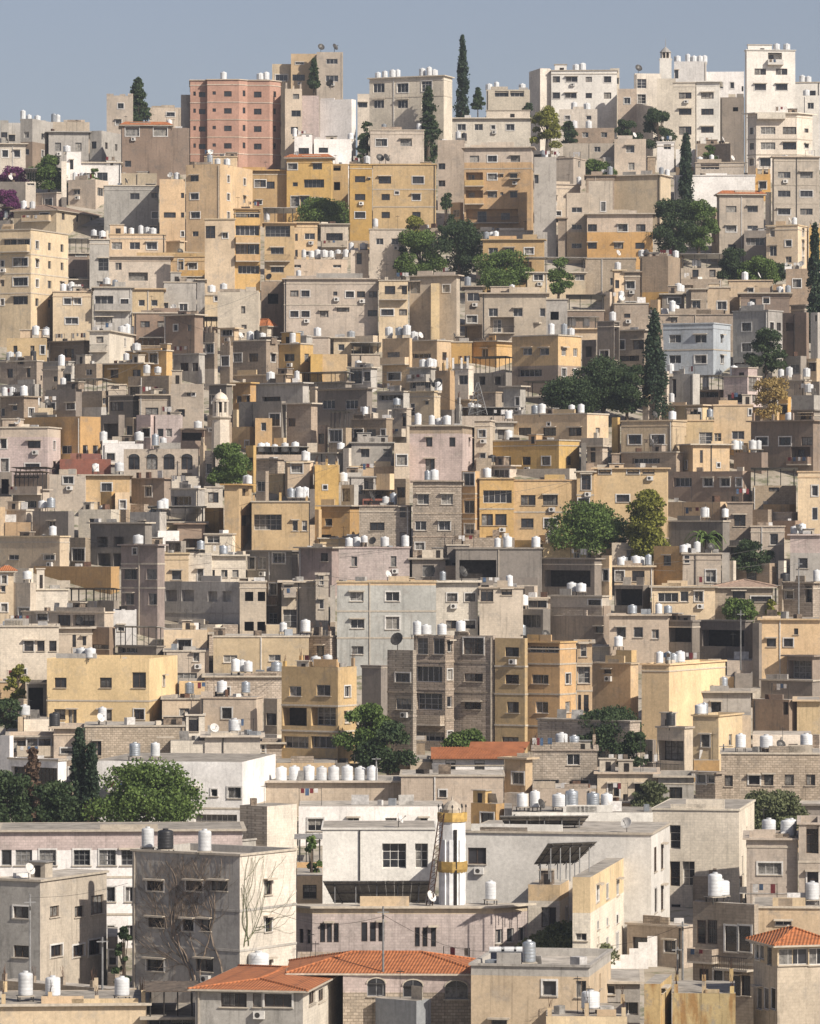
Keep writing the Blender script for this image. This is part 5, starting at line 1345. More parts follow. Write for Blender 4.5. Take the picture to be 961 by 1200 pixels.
    for X in tx:
        big = 1.0
        Y0 = D+1.6
        p = (wx(X, Y0), Y0)
        if not inside(p, poly, .3):
            ok = False
            for dy in (1.0, .7, 2.5, 3.5, 5, 7, 9, .4, 12):
                p = (wx(X, D+dy), D+dy)
                if inside(p, poly, .35): ok = True; break
            if not ok:
                cx = sum(a_[0] for a_ in poly)/4; cy = sum(a_[1] for a_ in poly)/4; best = None
                for a_ in range(0, 20):
                    for b_ in range(1, 8):
                        qx = (A[0]+(B[0]-A[0])*(a_+.5)/20)*(1-b_/9)+(E[0]+(C[0]-E[0])*(a_+.5)/20)*(b_/9)
                        qy = (A[1]+(B[1]-A[1])*(a_+.5)/20)*(1-b_/9)+(E[1]+(C[1]-E[1])*(a_+.5)/20)*(b_/9)
                        e_ = abs(qx*F/qy+CX-X)
                        if best is None or e_ < best[0]: best = (e_, qx, qy)
                if best[0] > 9: continue
                p = (best[1], best[2])
        TANKS.append((label, X, p, rz, zt, s, root))
    for t in o:
        if t.startswith('d='):
            for v in t[2:].split(','):
                X = float(v); p = (wx(X, D+1.0), D+1.0)
                DISHES.append((label, X, p, rz, zt, s, 1))
    if not any(t.startswith('d=') for t in o) and len(label.split()) <= 12 and LL > 3.5 and dl > 2 and not hip and 'v' not in S and rg.random() < .33 and 150 < yt < 1100:
        t = rg.uniform(.6, LL-.6); p = onroof(t, .5); DISHES.append((label, p[0]*F/p[1]+CX, p, rz, zt, s, 0))
    BUILT.append((label, poly, org, rz, zt, s, yt))
    return root
for ln in ROWS.strip().split('\n'):
    if ln.strip(): building(ln)

def pink_block():
    D = dist(190); s = F/D; zb = ground(D)-3; zt = wz(93, D); org = (wx(223, D), D, wz(190, D))
    root = empty('apartment_block', org); tag(root, 'orange pink brick apartment block with angled bays and pale bands', 'apartment block')
    px = [(223, 1.2), (242, 1.2), (243, 0), (280, 0), (290, 1.3), (316, 1.3), (329, 3.6), (329, 13), (223, 13)]
    pl = [(wx(u, D+d), D+d) for u, d in px]; zc = lambda y: wz(y, D)
    rows_ = (110, 130, 150.5, 171); wspec = {0: [(228, 3, 5), (237, 8, 6)], 2: [(251, 4, 4), (267, 9, 6.5)], 3: [(286, 3, 7)], 4: [(302, 9, 7)], 5: [(322, 3, 7)]}
    wb = MB(); wins = []
    for i in range(len(pl)):
        P, Q = pl[i], pl[(i+1) % len(pl)]; L = math.hypot(Q[0]-P[0], Q[1]-P[1]); ops = []
        for (X, w, h) in wspec.get(i, []):
            for r_ in rows_:
                ux, uy = (Q[0]-P[0])/L, (Q[1]-P[1])/L; u = X-CX; t = (u*P[1]-P[0]*F)/(ux*F-u*uy); zz = zc(r_ if w > 5 else r_-1); w_ = min(w/s/max(.4, ux), L*.8); h_ = h/s
                ops.append((t-w_/2, t+w_/2, zz-h_/2, zz+h_/2, .16, None)); wins.append((P, ux, uy, t, zz, w_, h_))
        facade(wb, P, Q, zb, zt, ops, lambda z: [] if z is None else 'pk', org)
    wb.build('wall', root)
    rb = MB(); rb.poly([(p[0]-org[0], p[1]-org[1], zt-org[2]) for p in pl], 'roof'); rb.build('roof', root)
    for y in (93, 99, 119.5, 140, 160.5, 180):
        cb = MB(); ring(cb, pl, .08 if y > 94 else .2, -.02, zc(y)-.09, zc(y)+.05, 'c', org); cb.build('floor_band' if y > 94 else 'cornice', root)
    for (P, ux, uy, t, zz, w, h) in wins:
        w2, h2, (fm, pm) = win_meshes(w, h, 'fb', 'glass', False, False)
        inst('window', fm, root, (P[0]+ux*t-uy*.11-org[0], P[1]+uy*t+ux*.11-org[1], zz-org[2]), math.atan2(uy, ux), (w/w2, 1, h/h2))
    for X in (262, 305, 312): TANKS.append(('the pink brick block roof', X, (wx(X, D+5), D+5), zt, zt, s, root))
pink_block()

# ---------------------------------------------------------------- roof tanks
def short(label): return label
ORD = ['leftmost', 'second', 'third', 'fourth', 'fifth', 'sixth', 'seventh', 'eighth', 'ninth', 'tenth', 'eleventh', 'twelfth']
TM = {}
def tank_meshes(kind, v):
    if (kind, v) in TM: return TM[(kind, v)]
    r, h = [(.58, 1.35), (.66, 1.15), (.5, 1.5)][v]
    b = MB(); prof = [(r*.94, 0), (r, .06)]
    for k in range(5):
        z0 = .06+(h-.3)*k/5; z1 = .06+(h-.3)*(k+1)/5; prof += [(r, z0+.03), (r*1.0, z1-.04), (r*.985, z1-.02)]
    prof += [(r, h-.16), (r*.95, h-.07), (r*.75, h-.01), (r*.3, h+.03)]
    b.lathe((0,0,0), prof, kind)
    l = MB(); l.cyl((0,0,h+.02), r*.36, .1, kind if kind != 'tankg' else 'tank', 12)
    st = MB()
    for x in (-.45, .45):
        for y in (-.45, .45): st.box((x, y, -.25), (.08, .08, .5), 'iron')
    st.box((0, 0, -.03), (1.15, 1.15, .05), 'trim')
    f = MB(); f.lathe((0,0,0), prof, kind, 10); f.cyl((0,0,h+.02), r*.36, .1, kind, 8); f.box((0,0,-.2), (1.0,1.0,.4), 'trim')
    TM[(kind, v)] = (b.mesh('body', True), l.mesh('lid'), st.mesh('stand'), f.mesh('water_tank', False)); return TM[(kind, v)]
by = {}
for t in TANKS: by.setdefault(t[0], []).append(t)
flat = []
for lab, ts in by.items():
    ts.sort(key=lambda t: t[1]); n = len(ts)
    for i, t in enumerate(ts): flat.append((t, i, n))
flat.sort(key=lambda q: -q[0][5]); FAR = MB(); placed = []
print('tanks', len(flat))
for idx, (t, i, n) in enumerate(flat):
    lab, X, p, rz, zt, s, _r = t; rg = random.Random(int(X*7+p[1]))
    if 'galvanised' in lab or 'silver tanks' in lab or 'blue grey wall' in lab: kind = 'tankg'
    elif 'vine' in lab and i == 1: kind = 'tankb'
    else: kind = rg.choices(['tank', 'tankg', 'tankb'], [.82, .15, .03])[0]
    if 'white' in lab and 'tank' in lab: kind = 'tank'
    v = rg.choice([0, 0, 1, 2])
    if any((p[0]-a)**2+(p[1]-b)**2 < 1.1 for a, b in placed): p = (p[0], p[1]+1.2)
    placed.append(p)
    bm_, lm, sm_, fm = tank_meshes(kind, v)
    zz = zt+.06 if zt-rz > .1 else rz+.42
    cn = {'tank': 'white', 'tankg': 'grey', 'tankb': 'black'}[kind]
    art = lab
    if n == 1: L_ = '%s water tank on %s' % (cn, art)
    elif i == 0: L_ = 'leftmost %s tank on %s' % (cn, art)
    elif i == n-1: L_ = 'rightmost %s tank on %s' % (cn, art)
    else: L_ = '%s tank from left on %s' % (ORD[i], art)
    w_ = L_.split()
    if len(w_) > 16: print('long', L_)
    if idx >= 290:
        bv = fm; off = len(FAR.v)
        for vv in bv.vertices: FAR.v.append((vv.co.x+p[0], vv.co.y+p[1], vv.co.z+zz))
        for pl in bv.polygons:
            FAR.f.append(tuple(off+q for q in pl.vertices)); FAR.m.append(FAR.mi(bv.materials[pl.material_index].name and {'white_tank_plastic':'tank','galvanised_tank':'tankg','black_tank_plastic':'tankb','stone_trim':'trim'}[bv.materials[pl.material_index].name]))
        continue
    if s > 8.6:
        e = empty('water_tank', (p[0], p[1], zz), rg.uniform(0, .6)); inst('body', bm_, e, (0,0,0)); inst('lid', lm, e, (0,0,0)); inst('stand', sm_, e, (0,0,0))
    else:
        e = bpy.data.objects.new('water_tank', fm); COL.objects.link(e); e.location = (p[0], p[1], zz)
    sc_ = rg.uniform(.74, .98) if s < 11.5 else rg.uniform(.9, 1.1); e.scale = (sc_, sc_, sc_*rg.uniform(.9, 1.08))
    tag(e, L_, 'water tank', 'water tanks on the roofs')
if FAR.f: tag(FAR.build('roof_tanks'), 'small distant white water tanks dotted over the upper roofs', 'water tanks', kind='stuff')
# the long file of eight tall tanks and other cylinders
def tank_at(X, yb_, D, label, kind='tank', v=2, sc_=1.0, group='water tanks on the roofs'):
    bm_, lm, sm_, fm = tank_meshes(kind, v); e = empty('water_tank', (wx(X, D), D, wz(yb_, D)), 0)
    inst('body', bm_, e, (0,0,0)); inst('lid', lm, e, (0,0,0)); e.scale = (sc_,)*3
    tag(e, label, 'water tank', group); return e
D8 = dist(945)+1.2
for i, X in enumerate((330,345,362,377,391,407,422,436)):
    tank_at(X, 918, D8, ('leftmost' if i == 0 else 'rightmost' if i == 7 else ORD[i]) + ' of eight tall white tanks in a row on the cream building', v=2, sc_=1.06+.04*(i % 3), group='eight tall tanks in a row')
tank_at(303, 1138, dist(1165)-1, 'big ribbed white tank behind the red tiled roof', v=1, sc_=1.25)
# dishes
DM = {}
def dish_mesh(dark):
    if dark in DM: return DM[dark]
    b = MB(); n = 12; k = 'iron' if dark else 'fw'
    prof = [(.02, 0), (.25, .03), (.42, .08), (.5, .12), (.49, .14), (.25, .06), (.02, .03)]
    b2 = MB(); b2.lathe((0,0,0), prof, k, n)
    tl = R(65)
    for (x, y, z) in b2.v: b.v.append((x, y*math.cos(tl)-z*math.sin(tl)-.05, y*math.sin(tl)+z*math.cos(tl)+.75))
    b.f = b2.f[:]; b.m = [b.mi(k)]*len(b.f)
    m2 = MB(); m2.bar((0, 0, 0), (0, .02, .75), .035, 'iron'); m2.bar((0, -.05, .45), (0, -.6, .95), .02, 'iron'); m2.box((0, -.6, .97), (.08, .12, .08), 'iron')
    DM[dark] = (b.mesh('dish'), m2.mesh('mount')); return DM[dark]
dn = {}
for (lab, X, p, rz, zt, s, big) in DISHES: dn[lab] = dn.get(lab, 0)+1
di = {}
for (lab, X, p, rz, zt, s, big) in sorted(DISHES, key=lambda q: q[1]):
    rg = random.Random(int(X*3)); dark = big or rg.random() < .4; a, b = dish_mesh(dark); i = di.get(lab, 0); di[lab] = i+1
    e = empty('satellite_dish', (p[0], p[1], zt-.02 if zt-rz > .1 else rz), rg.choice([.4, .9, -.5, 1.3])); inst('dish', a, e, (0,0,0)); inst('mount', b, e, (0,0,0))
    sc_ = 1.45 if big else 1.0; e.scale = (sc_,)*3
    w = 'dark' if dark else 'pale'
    L_ = ('%s dish on %s' % (w, lab)) if dn[lab] == 1 else ('%s %s dish on %s' % ('left' if i == 0 else 'right', w, lab))
    tag(e, L_, 'satellite dish', 'satellite dishes on the roofs')

# ---------------------------------------------------------------- trees
def leaves(mb, key, pts, size, rg):
    q = mb.mi(key)
    for (x, y, z) in pts:
        s_ = size*rg.uniform(.6, 1.4); a = rg.uniform(0, 6.28); b = rg.uniform(-1.2, 1.2); c_ = rg.uniform(0, 6.28)
        u = (math.cos(a)*math.cos(b), math.sin(a)*math.cos(b), math.sin(b))
        t = Vector((math.cos(c_), math.sin(c_), rg.uniform(-.6, .6))); uv = Vector(u); w = uv.cross(t)
        if w.length < .05: continue
        w.normalize(); w *= s_*.5; uv = uv*s_
        i = len(mb.v); P = Vector((x, y, z))
        mb.v += [tuple(P-uv*.5), tuple(P+w), tuple(P+uv*.5), tuple(P-w)]; mb.f.append((i, i+1, i+2, i+3)); mb.m.append(q)
def tree(x, yt, yb, hw, kind, label, zo=0):
    D = dist(yb)+zo*2.0; s = F/D; rg = random.Random(int(x*13+yt)); hw *= 1.22 if kind in ('round','dark','bush','dbush','olive','obush','lime','willow','gold','bou') else 1.08; H = (yb-yt)/s; W = hw/s
    base = (wx(x, D), D, wz(yb, D))
    nm = {'cyp':'cypress_tree','spruce':'conifer_tree','palm':'palm_tree','bush':'shrub','bou':'bougainvillea','obush':'olive_shrub','dead':'conifer_tree','creeper':'climbing_plant'}.get(kind, 'tree')
    e = empty(nm, base); tag(e, label, {'cypress_tree':'cypress','conifer_tree':'conifer','palm_tree':'palm','shrub':'shrub','olive_shrub':'shrub','bougainvillea':'flowering shrub','climbing_plant':'climbing plant','tree':'tree'}[nm], 'trees and shrubs among the houses')
    tb = MB(); cb = MB(); rr = max(.1, .03*H)
    if kind in ('cyp', 'spruce', 'dead', 'pine'):
        tb.bar((0,0,-1.5), (0,0,H*.85), rr, 'bark', 7, .04)
        key = {'cyp':'lf_cyp','spruce':'lf_dark','dead':'lf_brown','pine':'lf_cyp'}[kind]
        n = int(min(9000, 900*H*W*(.6 if kind == 'dead' else 1)+800)); pts = []
        nc = int(34+H*(4.5 if kind != 'dead' else 3)); cl = []
        for _ in range(nc):
            f = rg.random()**.85; a = rg.uniform(0, 6.28)
            if kind == 'cyp': env = W*(.55+.45*math.sin(math.pi*min(.5, f*2.2))) if f < .23 else W*(1-f)**.62*1.12
            elif kind == 'pine': env = W*(1-f)**.6
            else: env = W*(1-f)**.85*1.1
            r_ = env*rg.uniform(.25, .88); cl.append((r_*math.cos(a), r_*math.sin(a), H*(.04+.93*f), max(.28, W*rg.uniform(.16, .36)*(1.1-.6*f)), f))
        cl.append((0, 0, H*.97, .22, 1))
        per = max(40, n//len(cl))
        for (x_, y_, z_, r_, f) in cl:
            up = 2.3 if kind in ('cyp', 'pine') else .55
            for _ in range(int(per*(.6 if kind == 'dead' else 1))):
                u = rg.gauss(0, .5); v_ = rg.gauss(0, .5); w_ = rg.gauss(0, .5)
                pts.append((x_+u*r_, y_+v_*r_, max(.1, min(H*1.02, z_+w_*r_*up-(.0 if up > 1 else .25*math.hypot(u, v_)*r_)))))
        leaves(cb, key, pts, .32 if kind == 'cyp' else .38, rg)
        if kind in ('spruce', 'dead'):
            for k in range(30):
                f = rg.uniform(.15, .9); a = rg.uniform(0, 6.28); r_ = W*(1-f)**.8; tb.bar((0,0,H*f), (r_*math.cos(a), r_*math.sin(a), H*f-.1), .05, 'bark', 4, .015)
    elif kind == 'palm':
        tb.bar((0,0,-.5), (.1,0,H*.6), .16, 'bark', 7, .12)
        for k in range(26):
            a = rg.uniform(0, 6.28); L_ = W*rg.uniform(.8, 1.1); up = rg.uniform(.1, 1.0); prev = Vector((.1, 0, H*.6)); 
            for q in range(1, 8):
                f = q/7; P = Vector((.1+L_*f*math.cos(a), L_*f*math.sin(a), H*.6+H*.4*up*math.sin(f*2.4)-f*f*H*.25))
                d_ = (P-prev).normalized(); w = Vector((-math.sin(a), math.cos(a), 0))*(.34*math.sin(math.pi*min(.97, f+.1))+.05)
                for sg in (-1, 1):
                    i = len(cb.v); cb.v += [tuple(prev), tuple(P), tuple(P+w*sg-Vector((0,0,.12))), tuple(prev+w*sg-Vector((0,0,.12)))]; cb.f.append((i, i+1, i+2, i+3)); cb.m.append(cb.mi('lf_green'))
                prev = P
    else:
        key = {'round':'lf_green','dark':'lf_dark','lime':'lf_lime','gold':'lf_gold','bush':'lf_green','dbush':'lf_dark','obush':'lf_olive','olive':'lf_olive','bou':'lf_bou','creeper':'lf_green','willow':'lf_lime'}[kind]
        low = kind in ('bush', 'obush', 'bou', 'dbush', 'creeper')
        z0 = .0 if low else .04
        nl = max(12, int(12+W*4.5)); lob = []
        for k in range(nl):
            a = rg.uniform(0, 6.28); f = rg.random(); rad = W*(.86*math.sqrt(rg.random())); zz = H*(z0+.12+(.80-z0)*f)
            sh_ = 1-.85*abs(f-.38)**1.3
            lob.append((rad*math.cos(a)*sh_, rad*math.sin(a)*sh_*.8, zz, W*rg.uniform(.22, .40)))
        lob.append((0, 0, H*.84, W*.34))
        if kind == 'willow':
            lob = []
            for k in range(60):
                f = rg.random(); a = rg.uniform(0, 6.28); rad = W*.72*math.sqrt(max(0, 1-((f-.42)/.60)**2))*rg.uniform(.2, 1); lob.append((rad*math.cos(a), rad*math.sin(a), H*(.06+.88*f), W*rg.uniform(.28, .42)))
        if not low:
            tb.bar((0,0,-1.5), (W*.05,0,H*.4), rr*1.2, 'bark', 7, rr*.8)
        else: tb.bar((0,0,-1), (0,0,H*.3), rr, 'bark', 5, .04)
        for l in lob: tb.bar((W*.05 if not low else 0, 0, H*(.35 if not low else .1)), l[:3], rr*.45, 'bark', 4, .03)
        vol = sum(l[3]**2 for l in lob); n = int(min(16000, vol*(330 if kind != 'gold' else 150)+700)); tot = sum(l[3]**2 for l in lob); pts = []
        for l in lob:
            for _ in range(int(n*l[3]**2/tot)):
                a = rg.uniform(0, 6.28); cz = rg.uniform(-.75, 1); r_ = math.sqrt(max(0, 1-cz*cz)); k = l[3]*rg.uniform(.55, 1.18)
                pts.append((l[0]+k*r_*math.cos(a), l[1]+k*r_*math.sin(a), max(.05, l[2]+k*cz*.72)))
        leaves(cb, key, pts, .25 if kind != 'willow' else .3, rg)
    if tb.f: tb.build('trunk', e)
    cb.build('crown', e)
TREES = """162 90 150 19 spruce | dark spruce standing on the left skyline
542 41 158 9.5 cyp | very tall dark cypress piercing the skyline
456 103 152 16 spruce | shorter dark cypress in front of the grand block
502 99 192 18 spruce | dark ragged cypress mass right of the grand block
518 128 182 11 cyp | shorter dark conifer beside the ragged cypress mass
368 68 104 8 spruce | thin conifer on the roof below the two dishes
640 125 180 16 lime | yellow green tree beside the large cream skyline block
667 142 172 10 dark | dark shrubby tree below the large skyline block
430 138 186 9 dark | dark tree right of the blank white panel wall
560 103 128 8 spruce | small dark tree beside the tall skyline cypress
771 126 178 16 dark | dark round tree below the arched window house
735 140 180 14 dark | dark tree left of the arched window house's garden
804 158 238 11 pine | dark column pine below the twin cream block
788 234 304 25 dark | left dark tree of the grove beside the blank wall
818 236 304 20 round | right green tree of the grove beside the blank wall
832 170 200 8 round | small green tree on the terrace right of the pine
57 184 228 20 round | round green tree by the white lookout villa
14 197 236 16 bou | magenta bougainvillea at the left edge
9 222 262 14 bou | lower darker bougainvillea under the magenta one
492 272 332 24 round | left green tree in the central grove
537 258 332 28 dark | tallest dark tree in the central grove
586 296 344 30 round | low spreading green tree right of the central grove
521 224 282 10 dark | narrow dark tree between ochre twin block and balcony block
484 250 290 12 lime | yellowish green tree beside the ochre twin block
380 236 268 28 bush | shrubs on the ochre crest block's terrace
446 282 300 9 bush | small shrub beside the low cream garden house
262 304 334 11 bush | round bush at the foot of the shadowed side house
654 300 352 15 round | small airy tree in front of the low sand house
860 292 334 17 dark | dark round tree below the neat cream house
888 300 336 20 round | spreading green tree right of the dark round one
909 308 334 14 dbush | dark shrub below the slim bracketed house
955 262 402 12 pine | tall dark pine at the right edge
767 364 490 18 cyp | great dark cypress right of centre
706 420 486 32 dark | large dark tree left of the great cypress
734 428 490 24 dark | dark tree touching the great cypress
672 446 488 34 dark | dark spreading tree beside the big square house
897 386 442 20 dark | dark tree in front of the tall grey house
903 440 498 20 gold | golden yellow tree on the right slope
270 518 572 23 round | bright green tree below the pale minaret
758 574 662 21 willow | tall yellow green tree beside the large sand house
690 594 650 38 round | broad fig tree before the long ochre house
826 616 662 22 palm | shaggy palm beside the cream framed window house
884 634 672 20 dark | dark shrubby tree under the cream framed window house
866 702 732 17 bush | green hedge in front of the tan tiled villa
905 702 732 8 lime | small lime shrub right of the tan tiled villa
955 684 712 10 dbush | dark shrub by the rough stone cottage
20 778 830 13 lime | thin yellowish tree beside the torn wall house
8 818 858 15 dbush | dark bush at left edge below the thin tree
430 826 902 28 round | big green tree beside the ochre loggia house
454 846 914 25 dark | darker tree right of the ochre loggia house
708 834 888 40 dbush | dark thicket right of the ochre block
740 856 902 20 dbush | dark shrubs below the blank sand wall
546 858 880 20 bush | climbing green shrub at the rubble block's foot
93 856 968 11 cyp | tall thin cypress left of the big round tree
107 874 970 10 cyp | second thin cypress nearest the big round tree
38 876 976 20 dead | brown half dead conifer at lower left
8 905 978 32 dark | dark tree at the left frame edge
62 918 978 30 dark | dark shrubby tree beneath the thin cypresses
170 898 985 54 round | large bright green tree before the long white villa
366 976 1052 10 bush | climbing green tree beside the white hall
762 916 956 20 olive | round olive tree beside the long cream eaves house
905 932 990 34 olive | broad olive tree behind the roof tank
872 942 984 12 dbush | dark bush beside the cream hall
665 1086 1140 42 obush | wide olive shrubs before the ochre over white house
145 1082 1168 10 dark | dark narrow tree between pink house and vine block
618 120 142 6 dark | tiny dark tree at the end of the skyline gap
698 190 205 14 bush | pot plants on the terrace under the laundry
425 175 196 6 dbush | little dark shrub by the low pinkish house
858 240 300 6 bush | slender shrub left of the far right pink house
712 196 212 10 bush | green shrub above the tan terrace house
470 285 330 8 dark | small dark tree left of the central grove
110 195 228 6 bush | small shrub beside the low white villa
"""
for ln in TREES.strip().split('\n'):
    a, l = ln.split('|'); a = a.split(); tree(float(a[0]), float(a[1]), float(a[2]), float(a[3]), a[4], l.strip())

# ---------------------------------------------------------------- towers
def minaret_big():
    D = dist(1120)-2; s = F/D; X = wx(530, D); zb = wz(1085, D); Z = lambda y: wz(y, D)-zb
    e = empty('minaret', (X, D, zb)); tag(e, 'white fluted minaret with two ochre balcony rings and a small dome', 'minaret')
    b = MB(); r = 15.5/s
    b.cyl((0,0,-3), r, Z(958)+3, 'white', 8)
    for k in range(8):
        a = (k+.5)*math.pi/4+math.pi/8; b.box((r*.94*math.cos(a), r*.94*math.sin(a), Z(1012)/2+.2), (.16, .5, Z(958)-.2), 'white', a)
    b.build('shaft', e)
    g = MB(); g.box((.25, -r-.0, (Z(1000)+Z(960))/2-1), (.26, .12, 3.2), 'dark'); g.box((.25, -r-.0, (Z(1060)+Z(1020))/2), (.26, .12, 3), 'dark'); g.build('slit_window', e)
    for y0, y1, k in ((959, 952, 1.13), (1018, 1009, 1.16)):
        g = MB(); g.cyl((0,0,Z(y0)-.25), r*1.1, .25, 'ochre', 8, r*k); g.cyl((0,0,Z(y0)), r*k, Z(y1)-Z(y0), 'ochre', 8); g.build('balcony_ring', e)
    d = MB(); z = Z(952); d.lathe((0,0,z), [(r*.8, 0), (r*.78, .25), (r*.62, .6), (r*.35, .85), (.08, 1.0), (.05, 1.3)], 'trim', 12); d.build('dome', e)
    f = MB()
    for k in range(8):
        a = k*math.pi/4; f.bar((r*1.03*math.cos(a), r*1.03*math.sin(a), z-.05), (r*1.03*math.cos(a), r*1.03*math.sin(a), z+.4), .035, 'iron')
        f.lathe((r*1.03*math.cos(a), r*1.03*math.sin(a), z+.4), [(.03, 0), (.09, .08), (.07, .18), (.02, .28)], 'iron', 6)
    f.build('finials', e)
    l = MB(); x0 = wx(507, D)-X
    for dx in (-.25, .25):
        for dy in (-.25, .25): l.bar((x0-.3+dx, dy, Z(1062)), (x0+.75+dx*.8, dy, Z(952)), .05, 'rust')
    n = 16
    for k in range(n):
        f0 = k/n; f1 = (k+1)/n; za = Z(1062)+(Z(952)-Z(1062))*f0; zc = Z(1062)+(Z(952)-Z(1062))*f1
        l.bar((x0-.55+1.05*f0, -.25, za), (x0-.05+1.05*f1, -.25, zc), .03, 'rust', 4); l.bar((x0-.55+1.05*f0, -.25, za), (x0-.05+1.05*f0, -.25, za), .03, 'rust', 4)
    e2 = l.build('lattice_ladder', None, (X, D-1.2, zb)); tag(e2, 'rusty lattice mast leaning beside the white minaret', 'mast')
minaret_big()
def minaret_small():
    D = dist(528)-3; s = F/D; X = wx(258.5, D); zb = wz(535, D); Z = lambda y: wz(y, D)-zb
    e = empty('minaret', (X, D, zb)); tag(e, 'short pale stone minaret with domed lantern on the left slope', 'minaret')
    b = MB(); r = 10/s; b.cyl((0,0,-4), r*1.15, Z(491)+4, 'cl', 8, r); b.build('shaft', e)
    b = MB(); b.cyl((0,0,Z(492)), r*1.0, .3, 'trim', 8, r*1.28); b.cyl((0,0,Z(492)+.3), r*1.28, .15, 'trim', 8); b.build('gallery', e)
    b = MB(); z = Z(488); h = Z(471)-Z(488)
    for k in range(8):
        a = k*math.pi/4+.39; b.box((r*.82*math.cos(a), r*.82*math.sin(a), z+h/2), (.25, .3, h), 'cl', a)
    b.cyl((0,0,z), r*.55, h, 'dark', 8); b.cyl((0,0,z+h), r*1.0, .2, 'cl', 12); b.cyl((0,0,z+h*.0), r*.9, .5, 'cl', 8); b.build('lantern', e)
    b = MB(); b.lathe((0,0,Z(471)+.2), [(r*.9, 0), (r*.85, .3), (r*.65, .7), (r*.3, 1.0), (.06, 1.12), (.04, 1.5)], 'cl', 14); b.build('dome', e, smooth=True)
minaret_small()
def skyline_cap():
    for (lab, poly, org, rz, zt, s, yt) in BUILT:
        if lab.startswith('slim cream lookout tower'):
            cx = sum(p[0] for p in poly)/4; D = sum(p[1] for p in poly)/4-3; cx = wx(780, D); r = 6.5/s; e = empty('minaret', (cx, D, zt-.4)); tag(e, 'dark pointed lantern turret crowning the slim skyline tower', 'turret')
            b = MB(); b.cyl((0,0,0), r*1.1, .35, 'cl', 8, r*1.25); b.build('gallery', e)
            b = MB(); b.cyl((0,0,.35), r*.5, 1.3, 'dark', 8)
            for k in range(8): b.box((r*.85*math.cos(k*.785), r*.85*math.sin(k*.785), 1.0), (.16, .16, 1.3), 'cl', k*.785)
            b.build('lantern', e)
            b = MB(); b.lathe((0,0,1.6), [(r*1.1, 0), (r*1.0, .15), (r*.5, .7), (.06, 1.1), (.03, 2.6)], 'g', 8); b.build('cap', e); return
skyline_cap()

# ---------------------------------------------------------------- solar canopies, sheets, stairs, poles, vine
def canopy(xa, xb, ytop, ybot, D, lab, cols=8, lean=3.0, yaw=0.0, face='solarback'):
    s = F/D; w = (xb-xa)/s; cx = wx((xa+xb)/2, D); z1 = wz(ytop, D); z0 = wz(ybot, D); h = z1-z0
    e = empty('solar_array', (cx, D, z0), yaw); tag(e, lab, 'solar panels')
    b = MB(); fx = MB(); L2 = lean/2
    # upper edge towards the valley, lower edge towards the hill: the underside is what one sees
    def P(x, f, o_=0): return (x*(.86+.14*f)+.08*w*(1-f)*.5, -L2+2*L2*(1-f), h*f+o_)
    for k in range(cols):
        x0, x1 = -w/2+w*k/cols+.008, -w/2+w*(k+1)/cols-.008
        a0, a1, b0, b1 = P(x0, 0), P(x1, 0), P(x0, 1), P(x1, 1); t = .05
        up = lambda p: (p[0], p[1]+.0, p[2]+t)
        b.quad(a0, b0, b1, a1, face); b.quad(up(a0), up(a1), up(b1), up(b0), 'solar'); b.quad(b0, b1, up(b1), up(b0), 'fg'); b.quad(a1, a0, up(a0), up(a1), 'fg'); b.quad(a0, b0, up(b0), up(a0), 'fg'); b.quad(b1, a1, up(a1), up(b1), 'fg')
    b.build('panels', e)
    for f in (.12, .5, .88):
        p, q = P(-w/2, f, -.07), P(w/2, f, -.07); fx.bar(p, q, .045, 'iron', 4)
    for k in range(5):
        x = -w/2+w*(k+.5)/5
        p, q = P(x, 0, -.12), P(x, 1, -.12); fx.bar(p, q, .04, 'iron', 4)
        for f in (.15, .85): pp_ = P(x, f, -.1); fx.bar((pp_[0], pp_[1], -1.2), pp_, .05, 'fg', 4)
    fx.build('frame', e)
canopy(378, 503, 1031, 1060, dist(1130)+6, 'wide dark solar canopy seen from below beside the white minaret', 12, 3.2, 0.03)
canopy(627, 692, 986, 1014, dist(1150)+4, 'tilted solar array on the ochre over white stair house', 5, 3.4, 0.45)
canopy(583, 688, 955, 969, dist(1110)+8, 'low dark solar array on the large white hall roof', 9, 3.0, 0.1)
def collectors():
    D = dist(1225)-2; s = F/D
    for i, X in enumerate((583, 597, 612)):
        e = empty('solar_heater', (wx(X, D), D+1.5, wz(1132, D+1.5))); b = MB(); b.box((0, 0, .45), (.85, 1.5, .06), 'solar', 0, R(40)); b.box((0, 0, .42), (.93, 1.58, .04), 'fg', 0, R(40)); b.build('collector', e)
        g = MB(); g.bar((-.4,.7,-.1), (-.4,.7,.95), .03, 'fg'); g.bar((.4,.7,-.1), (.4,.7,.95), .03, 'fg'); g.bar((-.4,-.6,-.1), (-.4,-.6,.05), .03, 'fg'); g.build('stand', e)
        d = MB(); d.bar((-.55,.75,1.1), (.55,.75,1.1), .24, 'tank', 12); d.build('drum', e)
        tag(e, ['leftmost', 'middle', 'rightmost'][i]+' solar water heater on the grey parapet roof', 'solar heater', 'solar water heaters')
collectors()
